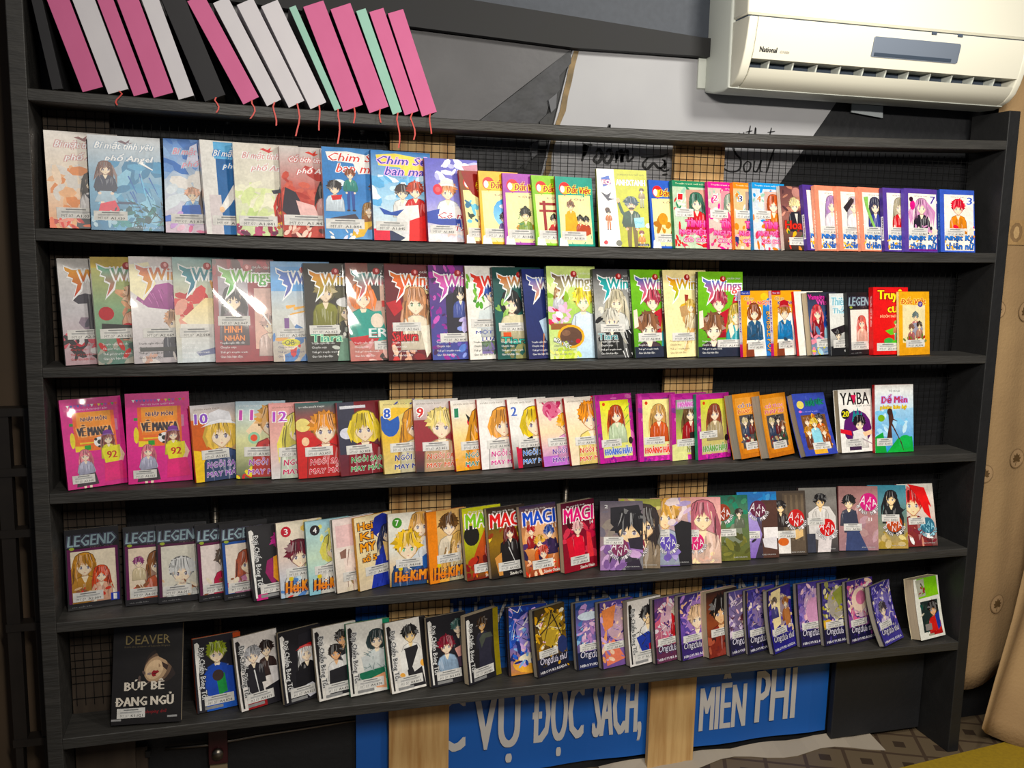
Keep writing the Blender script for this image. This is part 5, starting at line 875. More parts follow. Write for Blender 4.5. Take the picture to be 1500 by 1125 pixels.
bk(4, 'comic with a broad orange left band and brown-haired faces', hk(('d8b078', 'd8b888', 'e0a860'), None, None, lambda: (Q(0, 0, 24, 155, 'e08a20'), B(54, 36, 18, '6a4a2c', 'e8dcc8', 's'), B(82, 80, 20, 'd8b070', 'ccc0a0', 'l'), V(244, 30, 60, 96, 120, 24, 30, 'c89858 8a6a40 e8d0a0', 2, 1.8)), 'A4.009', sy=96, sx=20), spine='a8621a')
def magi(bg, tc, art, code, vol):
    def f():
        G(*bg); art(); T('Mê cung thần thoại', 16, 6, 70, 12, 'ddd', 0, None, .02); T('MAGI', 8, 14, 94, 44, tc, .05, 'f8e8e8', .05, c2=dk(tc, .15), ow=.05); T(vol, 84, 48, 94, 56, 'eee', 0, None, .03); S(20, 122, code, 56, 19); T('Shinobu Ohtaka', 48, 145, 92, 152, 'e8e4dc', 0, None, .03)
    return f
bk(4, 'thick comic with lime green bubble title and a fiery figure', magi(('c8c840', 'a8a838', '6a2018'), '8ac030', lambda: (E(20, 60, 20, 22, '1c1a16'), P('60 40 84 60 92 110 30 140 10 130 30 90', 'c86a28', '8a2818'), B(70, 66, 12, 'c84a20', 'a83820', 's'), N(250, 0, 110, 100, 155, 20, 11, '7a1c18 a83a20 5a1410 d88a30')), 'A4.861', '6'), side='fe', spine='333')
bk(4, 'thick black comic with red bubble title and a swordsman', magi(('2a2020', '8a6a30', '1c1818'), 'd83a2c', lambda: (N(252, 0, 40, 100, 90, 18, 13, 'b8a040 e0c860 5a5a28 8a4020'), P('30 80 60 64 88 84 96 155 20 155', '1c181a'), B(56, 58, 12, '7a2020', '221c1e', 'l'), L(50, 90, 66, 130, 2.5, 'ccc'), P('12 110 30 100 30 150 20 150', 'c8905a')), 'A4.862', '10'), side='fe', spine='333')
bk(4, 'thick comic with blue bubble title and a band of fighters', magi(('2a2448', 'd89a68', '8a3a28'), '2a50c0', lambda: (E(50, 70, 44, 34, 'e0b088'), B(26, 56, 9, 'b83028', 'a03030', 's'), B(74, 66, 11, '2a4898', '3a2a50', 's'), B(46, 84, 11, 'e0b060', 'd86a40', 's'), N(254, 0, 80, 100, 130, 16, 11, '2a2040 4a3060 6a3a50'), B(52, 108, 11, 'c84a30', 'c86048', 's'), N(255, 0, 116, 100, 155, 22, 8, 'd84a38 e8b090 c83030 f0d0b0')), 'A4.863', '11'), side='fe', spine='333')
bk(4, 'thick comic with magenta bubble title and crimson figures', magi(('4a1428', '7a1c30', '8a2030'), 'e03a80', lambda: (N(257, 0, 40, 100, 140, 26, 14, '8a1c34 b03048 5a1020 3a0c18 c84858'), B(46, 62, 12, 'e0b0b0', 'd03a48', 's'), P('34 80 60 80 66 140 30 140', 'd8384a'), P('72 70 84 76 92 130 72 130', 'd84a50'), P('10 80 26 76 34 130 18 126', 'c83a44')), 'A4.864', '14'), side='fe', spine='333')
def binh(bg, art, lx, ly, lc, r=19, code=None, sx=8, sy=80, tcol='e8e4e8', num=None):
    def f():
        G(*bg); art(); E(lx, ly, r, r, lc, n=22); T('A', lx-r*.95, ly-r*.7, lx-r*.3, ly+r*.25, tcol, .3, None, .0); T('Ă', lx-r*.1, ly-r*.55, lx+r*.4, ly+r*.05, tcol, .3, None, .0); T('A', lx+r*.4, ly-r*.3, lx+r*.95, ly+r*.5, tcol, -.2, None, .0); T('N', lx-r*.3, ly+r*.25, lx+r*.2, ly+r*.9, tcol, .1, None, .0)
        for k, ch in enumerate('BÌNH MINH'):
            if ch == ' ': continue
            an = math.pi*(1.0-.12-k/8*.76); px, py = lx+r*1.25*math.cos(an), ly+r*1.28*math.sin(an); T(ch, px-r*.13, py-r*.2, px+r*.13, py+r*.2, tcol, 0, '444', .02, rot=an-math.pi/2)
        if num: T(num, 10, 8, 18, 15, 'eee', 0, None, .02)
        T('KADOKAWA', 58, 146, 92, 149, 'bbb')
        if code: S(sx, sy, code, 46, 17)
    return f
bk(4, 'lilac comic numbered 2 with a face behind black hair', binh(('5a5460', '8a7a78', '9a78a8'), lambda: (N(260, 0, 20, 60, 80, 12, 16, '6a6470 8a8078 4a4650'), P('24 14 90 8 100 40 100 90 88 60 78 34 60 56 44 70 24 50', '1c1a20'), B(70, 66, 30, '1c1a20', '3a3440', 's', sk='ecc8a0', d=-.3), N(261, 0, 100, 100, 155, 22, 14, '9a78b0 b090c0 7a5a90 caa8d0'), P('64 84 100 80 100 110 70 106', '2a2430'), P('60 140 90 130 100 155 70 155', '2a2230')), 46, 104, '7a3858', 20, 'A4.018', 8, 80, num='2')  , spine='5a5068', wrap='plastic')
bk(4, 'taupe comic peeping out, long dark strands of hair', binh(('a88a6a', '8a7460', '8a7a64'), lambda: (N(263, 0, 0, 100, 20, 8, 10, '9aa048 c8c080'), Q(40, 0, 100, 16, '8a8a4a'), B(60, 58, 30, '2a2020', '8a7a68', 'l', sk='ecc8a0'), V(264, 60, 20, 92, 90, 14, 40, '2a2024', 3, 1.4)), 44, 104, '7a3040', 20), spine='776', stick=False)
bk(4, 'comic with a blond face beside a black-haired man', binh(('c8a080', 'b8a0a8', '7a68a0'), lambda: (B(36, 42, 26, 'd8a860', 'a8b0c0', 's', sk='f0d0a8'), N(266, 50, 0, 100, 60, 12, 14, 'c8b0c8 a898c0 e0d0d0'), P('58 64 76 52 100 58 100 155 70 155 64 110', '1c1a1e'), N(267, 0, 120, 60, 155, 12, 12, '6a58a0 8a78b8 b0a0d0')), 42, 100, '5a4aa0', 20, 'A4.019', 0, 72), spine='866', stick=True)
bk(4, 'pink comic with a pink-haired girl facing forward', binh(('d8a0a0', 'e0b8a8', 'ecdcb8'), lambda: (B(56, 48, 27, 'b86a78', 'e8c8b8', 'l', sk='f4dcb8', ey='865'), N(269, 10, 130, 90, 155, 12, 9, 'e8d8b0 d8b0a0')), 38, 104, 'c83a70', 20, 'A4.820', 0, 76), spine='b07080')
bk(4, 'green comic with a red emblem and a statue', binh(('2a6a58', '5a6a48', '5a5a2a'), lambda: (N(271, 0, 0, 100, 70, 18, 15, '2f7a60 4a8a68 3a5a48'), P('56 70 80 60 84 110 60 120 30 116', '7a8070'), B(76, 44, 8, '3a3028', '6a7060', 's'), N(272, 0, 90, 100, 155, 18, 14, '6a6a38 4a4c28 7a7840')), 34, 40, '8a3a28', 20, 'A4.822', 20, 80), spine='385')
bk(4, 'blue-topped comic with a plum emblem and violet coat', binh(('2a78c0', '4a3a48', '2a2434'), lambda: (N(274, 0, 0, 100, 40, 10, 14, '3a88cc 5aa0d8'), Q(60, 20, 100, 155, '4a3028'), P('0 50 40 46 60 100 40 155 8 155 0 100', 'b0a0d8', '7a60a8'), N(275, 10, 90, 60, 155, 12, 9, 'c8b8e0 221c28'), Q(64, 84, 100, 110, 'e8e4e4'), P('60 110 96 106 96 136 64 130', 'd8d4d8')), 52, 40, '5a2038', 20, 'A4.823', 8, 92), spine='345')
bk(4, 'dark brown comic with a red emblem before a bookcase', binh(('4a4038', '3a302a', '2a2420'), lambda: (Q(40, 6, 96, 150, '564a3e'), *[Q(46+q*14, 10, 52+q*14, 120, '6a5c4c') for q in range(4)], B(34, 40, 11, '1c1618', '2a1c18', 's', sk='f0d0a0'), Q(20, 110, 56, 150, 'e4e0dc'), P('60 96 90 90 90 110 70 118', 'd8b888'), E(38, 122, 14, 10, 'c86a3a')), 74, 66, 'b82a30', 21, 'A4.824', 24, 96), spine='432')
bk(4, 'grey comic with a man in a loose white shirt', binh(('8a8884', '6a6460', '3a3638'), lambda: (P('24 60 48 44 80 46 96 70 96 120 70 130 24 120', 'e0dcd8', 'c8c4c4'), B(56, 34, 13, '1e1c1e', 'e4e0dc', 's', sk='e8c088'), P('48 120 84 116 78 155 44 155', 'dcd4d4'), P('0 110 40 110 40 155 0 155', '3a3c48')), 72, 96, 'c02c30', 21, 'A4.825', 20, 72), spine='544')
bk(4, 'mauve comic with a magenta emblem and slim dark-haired man', binh(('a07a78', 'a88080', '9a7a80'), lambda: (N(280, 30, 50, 100, 155, 18, 20, 'b09090 c0a0a0 a08088 b898a0'), B(26, 40, 13, '1c1a1e', '4a4a58', 's', d=-.5, sk='f0d8b8'), P('10 66 44 58 54 110 14 112', '34384a'), P('20 110 50 106 74 155 16 155', '3a4468'), T('11', 76, 76, 84, 84, 'fff', 0, None, .02)), 76, 38, 'c02a78', 22, 'A4.826', 12, 90), spine='855')
bk(4, 'teal and tan comic with a black-haired man from behind', binh(('4a8aa0', '6a8078', 'b0935a'), lambda: (N(282, 0, 90, 100, 155, 20, 15, 'b8a068 a08848 c8b488 d8c890'), P('50 50 76 44 92 80 90 120 50 120 44 80', '1e2022'), B(60, 34, 14, '16161a', '1e2022', 'l', sk='ecd0a0', d=-.4), P('66 40 92 60 100 56 84 70', '18181c')), 66, 94, 'b0502c', 21, 'A4.827', 34, 72), spine='467')
bk(4, 'comic with vivid red hair against white, rightmost', binh(('e0dcd4', 'd8c8c0', '6a3a38'), lambda: (B(40, 50, 26, 'd8282c', '8a3a3a', 's', sk='f0d8b0'), P('30 0 76 10 92 60 84 52 88 90 70 70 60 40', 'd8282c'), N(285, 10, 110, 100, 155, 16, 12, '7a3038 5a2a30 c88a78 eee')), 76, 104, '3a6a80', 20, 'A4.828', 24, 84, tcol='9cd'), spine='a33')
# --- row 5
def a(): G('1e1c1d', '1c1a1b', '1a1819'); E(70, 66, 24, 27, '2e2624', n=20); E(65, 69, 19, 25, '6a5648', n=20, rot=.45); E(62, 71, 16, 21, 'b0967c', n=20, rot=.45); E(60, 72, 12, 16, 'd0b698', n=20, rot=.45); P('60 40 92 36 96 92 86 70 76 58 66 52', '1c1a1a'); P('70 60 80 66 78 74 72 68', '3a2c28'); P('56 76 59 73 62 74 65 73 67 76 62 79 62 82 58 83 56 80', '8a2a30'); P('57 78 66 77 61 79', '4a1418'); P('66 62 69 67 66 69', '9a8068'); N(290, 36, 76, 54, 92, 5, 5, '5a4c48 8a7a78'); T('DEAVER', 18, 17, 82, 31, '8a7c5a', 0, None, -.005); T('from the creator of Lincoln Rhyme', 16, 33, 82, 37, '6a5f48'); T('BÚP BÊ', 18, 86, 74, 103, 'd8d0c4', 0, None, .04); T('ĐANG NGỦ', 6, 108, 88, 127, 'd8d0c4', 0, None, .04); T('the sleeping doll', 38, 134, 78, 141, '7a2428', .2, None, .02); Q(0, 146, 14, 149, '999'); Q(80, 144, 94, 147, '999'); S(8, 130, 'K1.021', 40, 15)
bk(5, 'large black thriller paperback with a half-lit face', a, spine='1c1a1b', name='paperback_book', cat='book')
bk(5, 'comic with a green-haired boy in blue beside an orange band', dai('1e1c24', lambda: (B(48, 38, 17, '9aa838', '2a4aa0', 's'), P('20 76 46 62 84 70 90 140 24 140', '2a4aa8'), P('44 90 62 80 66 120 48 126', '2a8a48'), E(48, 84, 12, 12, '3a2c28'), Q(20, 136, 84, 155, '2a58b0')), 'A4.824', edge='b0502c'), spine='b0502c', bend=.003)
def duo(bg, *figs, extra=None):
    def f():
        for q in figs: B(*q)
        if extra: extra()
    return f
bk(5, 'white comic with a silver-haired and a black-haired man', dai('e0dad6', duo('', (72, 40, 13, '2a1c1a', '3a2a28', 's'), (40, 46, 14, 'a8a8ac', '26242a', 's'), extra=lambda: (P('20 80 50 70 60 150 20 150', '222026'), L(40, 76, 48, 150, 3, 'ddd'), P('74 76 100 80 100 110 80 116', 'e8e4e4'), P('60 120 96 110 100 155 60 155', '1c1a20'), Q(16, 142, 60, 155, '8a2028'))), 'A4.877', tab='1c1a1c', tc='333'), side='fe', spine='222', bend=.003)
bk(5, 'black comic with a white-haired figure in a dark hat', dai('1c1b20', duo('', (62, 56, 15, 'e4e2e0', '18171b', 'lh'), extra=lambda: (P('44 40 80 34 84 10 46 14', '232228'), P('34 90 90 84 96 150 30 150', '141318'), P('80 60 92 70 92 110 84 96', 'dcdade'), P('40 126 70 120 90 140 60 150', 'c8c8d0'))), 'A4.827'), side='fe', spine='222', bend=.003)
bk(5, 'white comic with two brown-skinned figures, white gloves', dai('dedad4', duo('', (66, 34, 13, '26201e', '2a2a30', 's', 'd88a58'), (48, 62, 13, '26201e', 'e4e2e0', 's', 'd88a58'), extra=lambda: (P('60 70 96 62 96 96 70 100', 'e4e2e0'), P('30 96 80 90 90 150 26 150', '1c1b20'), Q(70, 120, 96, 150, 'dcd8d0'))), 'A4.828', tab='1c1a1c', tc='333'), side='fe', spine='222', bend=.003)
bk(5, 'white comic with a green edge and bob-haired girl', dai('dedcd6', duo('', (68, 44, 16, '2c3a3c', 'd0d8d8', 'b'), extra=lambda: (P('30 76 84 66 84 118 36 110', 'd0d4d4', 'b0b8b8'), P('20 110 82 104 84 130 20 134', '1f6a50'), P('50 124 82 116 84 150 60 146', 'd8a080'), V(300, 40, 70, 80, 108, 12, 18, '7a8a8a', 2))), 'A4.878', tab='1c1a1c', tc='333', edge='1f8a68'), spine='1f7a5c', bend=.003)
bk(5, 'white comic with a black-haired man in a dark waistcoat', dai('e4e0da', duo('', (58, 36, 15, '1c1a1a', 'e8e6e2', 's', 'ecc890'), extra=lambda: (P('40 64 74 60 84 150 46 150', '201e22'), P('30 72 42 66 46 110 30 118', 'e8e6e2'), P('76 66 92 76 92 104 60 118 56 106', 'dcdad6'), E(84, 102, 8, 8, 'e0a860'), E(30, 122, 7, 7, 'e0a860'))), 'A4.863', tab='1c1a1c', tc='333', edge='1c1a1c'), side='fe', spine='222', bend=.003)
bk(5, 'black comic with a crimson-haired and a grey-haired figure', dai('1c1b20', duo('', (78, 34, 13, '4a6a66', '2a2830', 's'), (46, 70, 16, '8a2438', '9ab0c8', 's'), extra=lambda: (P('66 80 96 70 96 96 74 100', 'e0a8a0'), P('70 100 100 96 100 120 74 122', '4a3a4a'))), 'A4.879'), side='fe', spine='222', bend=.003)
bk(5, 'black comic with a mustard band and man in scarf', dai('201f24', duo('', (50, 30, 12, '3a2a20', '2c2c38', 's', 'c88a38'), extra=lambda: (P('34 50 60 46 80 60 74 100 80 130 34 140 38 90', '2c2c3a'), P('40 60 50 50 76 52 82 64 60 62 46 82', '4a4f48'))), 'A4.880', edge='8a7c20'), side='fe', spine='333', bend=.003)
def ong(pal, seed, art=None, code='A5.001', title=True, bg=('2a2a60', '4a4078', '2c2a58')):
    def f():
        G(*bg); N(seed, 4, 6, 100, 112, 60, 11, pal); E(56, 56, 34, 40, mixc(bg[1], pal.split()[-1], .45)); N(seed+7, 14, 14, 96, 106, 34, 7, pal + ' f0e0d8 e8c0c8'); V(seed+1, 10, 10, 95, 110, 26, 30, pal + ' f4ece8 1a1634', 1.8)
        if art: art()
        N(seed+2, 6, 110, 100, 140, 14, 9, pal)
        if title: Q(4, 116, 100, 146, bg[2]); N(seed+3, 8, 112, 98, 150, 14, 6, bg[2] + ' ' + bg[0] + ' ' + pal.split()[0]); T('Ong', 12, 114, 42, 134, 'd8d4e4', .2, '223', .01); T('đưa thư', 44, 116, 96, 132, 'd8d4e4', .2, '223', .01); T('HIROYUKI ASADA', 10, 144, 92, 150, 'e8e6ec', 0, None, .03)
        P('0 0 5 0 5 155 0 155', '1c1a1e'); S(12, 98, code, 58, 16)
    return f
bk(5, 'deep blue comic with a glowing orange base', ong('2a48a0 3a60c0 8ab0e0 1c2a68 c8a8d8', 310, lambda: (B(78, 76, 13, 'c89858', '2a48a0', 's'), E(60, 132, 50, 22, 'e8b060'), E(60, 120, 34, 12, 'f0e8d0'), T('Allu', 40, 26, 96, 46, 'e8e4f0', .2, None, .02)), title=False, bg=('1f2f78', '3a58b0', 'c88a50')), spine='1c1c2c', stick=False, bend=.003)
bk(5, 'gold and black comic with crossing blades of light', ong('c89a38 3a3020 8a6a28 f0e8d0 e8c868', 314, lambda: (L(60, 10, 30, 80, 4, '3a3024'), L(20, 60, 90, 20, 4, '4a3a28'), L(60, 20, 92, 90, 4, '2a2420'), E(86, 96, 16, 20, '2a3460')), 'A5.882', bg=('3a3020', '6a5228', '1c1e30')), side='fe', spine='222', old=True, bend=.003)
bk(5, 'slate blue comic with a lilac crowd under clouds', ong('4a70a8 8ab0d0 1f3a70 b090c0 7a6aa0', 318, lambda: (E(40, 34, 30, 10, 'd8e4f0'), N(319, 10, 50, 96, 96, 20, 9, 'c8a0c8 a880b0 d8b8d0')), 'A5.883', bg=('2a4a88', '7a6aa0', '1c2448')), side='fe', spine='222', old=True, bend=.003)
bk(5, 'violet comic with an orange crystal burst', ong('8a78b0 c8a8d0 e0a070 4a3a78 e8c8b0', 322, lambda: (P('10 20 50 10 40 60 16 70', 'd88a60'), P('12 110 40 90 70 140 16 150', 'd8806a')), 'A5.884', title=False, bg=('4a4080', '8a70a8', '6a5088')), side='fe', spine='222', old=True, bend=.003)
bk(5, 'white comic with a black-haired boy in blue shorts', dai('dcd8d4', duo('', (60, 44, 17, '1e1c20', 'e4e2e0', 's', 'ecc8a0'), extra=lambda: (P('24 90 60 80 90 100 84 130 40 130', '2a3a90'), P('60 110 96 100 96 128 60 134', 'a82a38'), V(324, 30, 60, 96, 130, 14, 24, '2a2828', 2.5))), 'A5.003', tab='1c1a1c', tc='333'), side='fe', spine='222', old=True, bend=.003)
bk(5, 'purple comic with a red-robed figure and pink sky', ong('6a4880 c86a80 e8b0b0 4a3068 d8d0d8', 326, lambda: (P('56 40 84 30 92 110 60 116', 'b83038'), B(74, 42, 12, 'd8c8b8', 'b83038', 's')), 'A5.885', bg=('4a3a70', 'b06a80', '5a3048')), side='fe', spine='222', old=True, bend=.003)
bk(5, 'purple comic with a pale peach-haired face', ong('5a4a98 a880c0 e0b898 3a2a70 c8a0d0', 330, lambda: B(58, 62, 22, 'e0c0a0', '8a6ab0', 's'), 'A5.886', bg=('2f2860', '6a50a0', '3a2c68')), side='fe', spine='222', old=True, bend=.003)
def a(): G('2a1c1c', '8a4a34', '4a2420'); B(46, 52, 26, '1c1416', '8a3a30', 's', sk='e0a070'); P('60 0 100 0 100 60 80 90 70 30', '241a1a'); N(333, 0, 110, 100, 155, 20, 12, '6a2c28 8a4038 3a1c1c a85a48'); S(12, 90, 'A5.004', 60, 18)
bk(5, 'thick comic with a sepia close-up face', a, side='fe', spine='caa', bend=.003)
bk(5, 'narrow visible comic with mauve clouds and a maroon cap', ong('8a78a8 c0a8c8 5a3a50 d8c8d8 3a3058', 336, lambda: B(60, 78, 14, '5a2c38', '5a4a70', 's'), 'A5.887', bg=('4a4480', '8a7a9c', '23203a')), side='fe', spine='222', old=True, bend=.003)
bk(5, 'narrow visible comic in dusky indigo with brown shapes', ong('4a4090 6a60a8 8a7060 2a2458 a890b0', 340, None, 'A5.888', bg=('3a3480', '4a4484', '201e3c')), side='fe', spine='222', old=True, bend=.003)
bk(5, 'starry indigo comic with two children on pale light', ong('3a3088 5a4aa8 e8d8b0 2a2068 d8c0a0', 344, lambda: (P('16 6 56 2 50 90 20 100', 'ecdcb0'), B(30, 34, 9, '5a4a40', '4a4880', 's'), B(76, 44, 10, 'a86a38', 'a86a48', 's'), P('66 60 88 56 90 96 70 100', 'b07850')), 'A5.889', bg=('2c2470', '3a3088', '2a2678')), side='fe', spine='222', old=True, bend=.006)
bk(5, 'violet comic with a soft pink flame shape', ong('5a4a98 8a78b8 d0a0b8 3a2e70 e0c0c8', 348, lambda: E(54, 70, 26, 32, 'c898b8'), 'A5.890', bg=('3a3278', '8a70a8', '221e44')), side='fe', spine='222', old=True, bend=.003)
bk(5, 'dark violet comic with a green-gold lozenge', ong('3a3070 5a5090 a8a048 8a8858 d8d0a8', 352, lambda: (P('40 30 70 14 96 40 60 64', '8a9050'), E(20, 104, 16, 12, 'd0a858')), 'A5.891', bg=('2a2460', '4a4478', '201c3c')), side='fe', spine='222', old=True, bend=.003)
bk(5, 'violet comic with a cream and magenta swirl', ong('8a4a88 e0c0b0 c86a90 3a2a68 f0e0d0', 356, lambda: (E(50, 50, 30, 30, 'e8d0c0'), E(54, 46, 18, 18, 'c87a98')), 'A5.892', bg=('3a2c70', '8a5a98', '1c1a3a')), side='fe', spine='222', old=True, bend=.003)
bk(5, 'slumping indigo comic leaning left with a pale face', ong('4a4098 c8c0d8 e8dcd0 2a2468 8a80b8', 360, lambda: (B(46, 70, 14, '3a3040', 'c8b8d0', 's'), E(30, 134, 24, 14, 'e0b8d0')), 'A5.893', bg=('2f2878', '4a4090', '3a3480')), side='fe', spine='222', old=True, bend=.008)
def a(): G('e4e4dc'); P('12 0 92 0 96 50 14 52', '7ab83a', '8ac04a'); P('6 4 40 2 44 46 14 48', 'a8a89a'); N(364, 12, 8, 40, 40, 8, 7, '6a8a40 4a4a3a 8a3a38'); Q(18, 60, 88, 138, '1f2a28'); N(365, 20, 62, 60, 136, 14, 9, '1f4a40 2a3a30 c8c0b0'); B(66, 84, 15, '1c1414', 'c8382a', 's', sk='d88a58'); P('48 108 88 92 88 138 44 138', 'c83c2a'); P('70 100 88 90 88 130 76 138', '2a3a90'); Q(26, 118, 52, 134, '8a8480'); Q(34, 143, 56, 148, '998')
bk(5, 'thick cream bundle with a lime green band, rightmost', a, side='fe', spine='c8c0a8', stick=False, name='book_bundle', cat='book bundle', bend=.003)
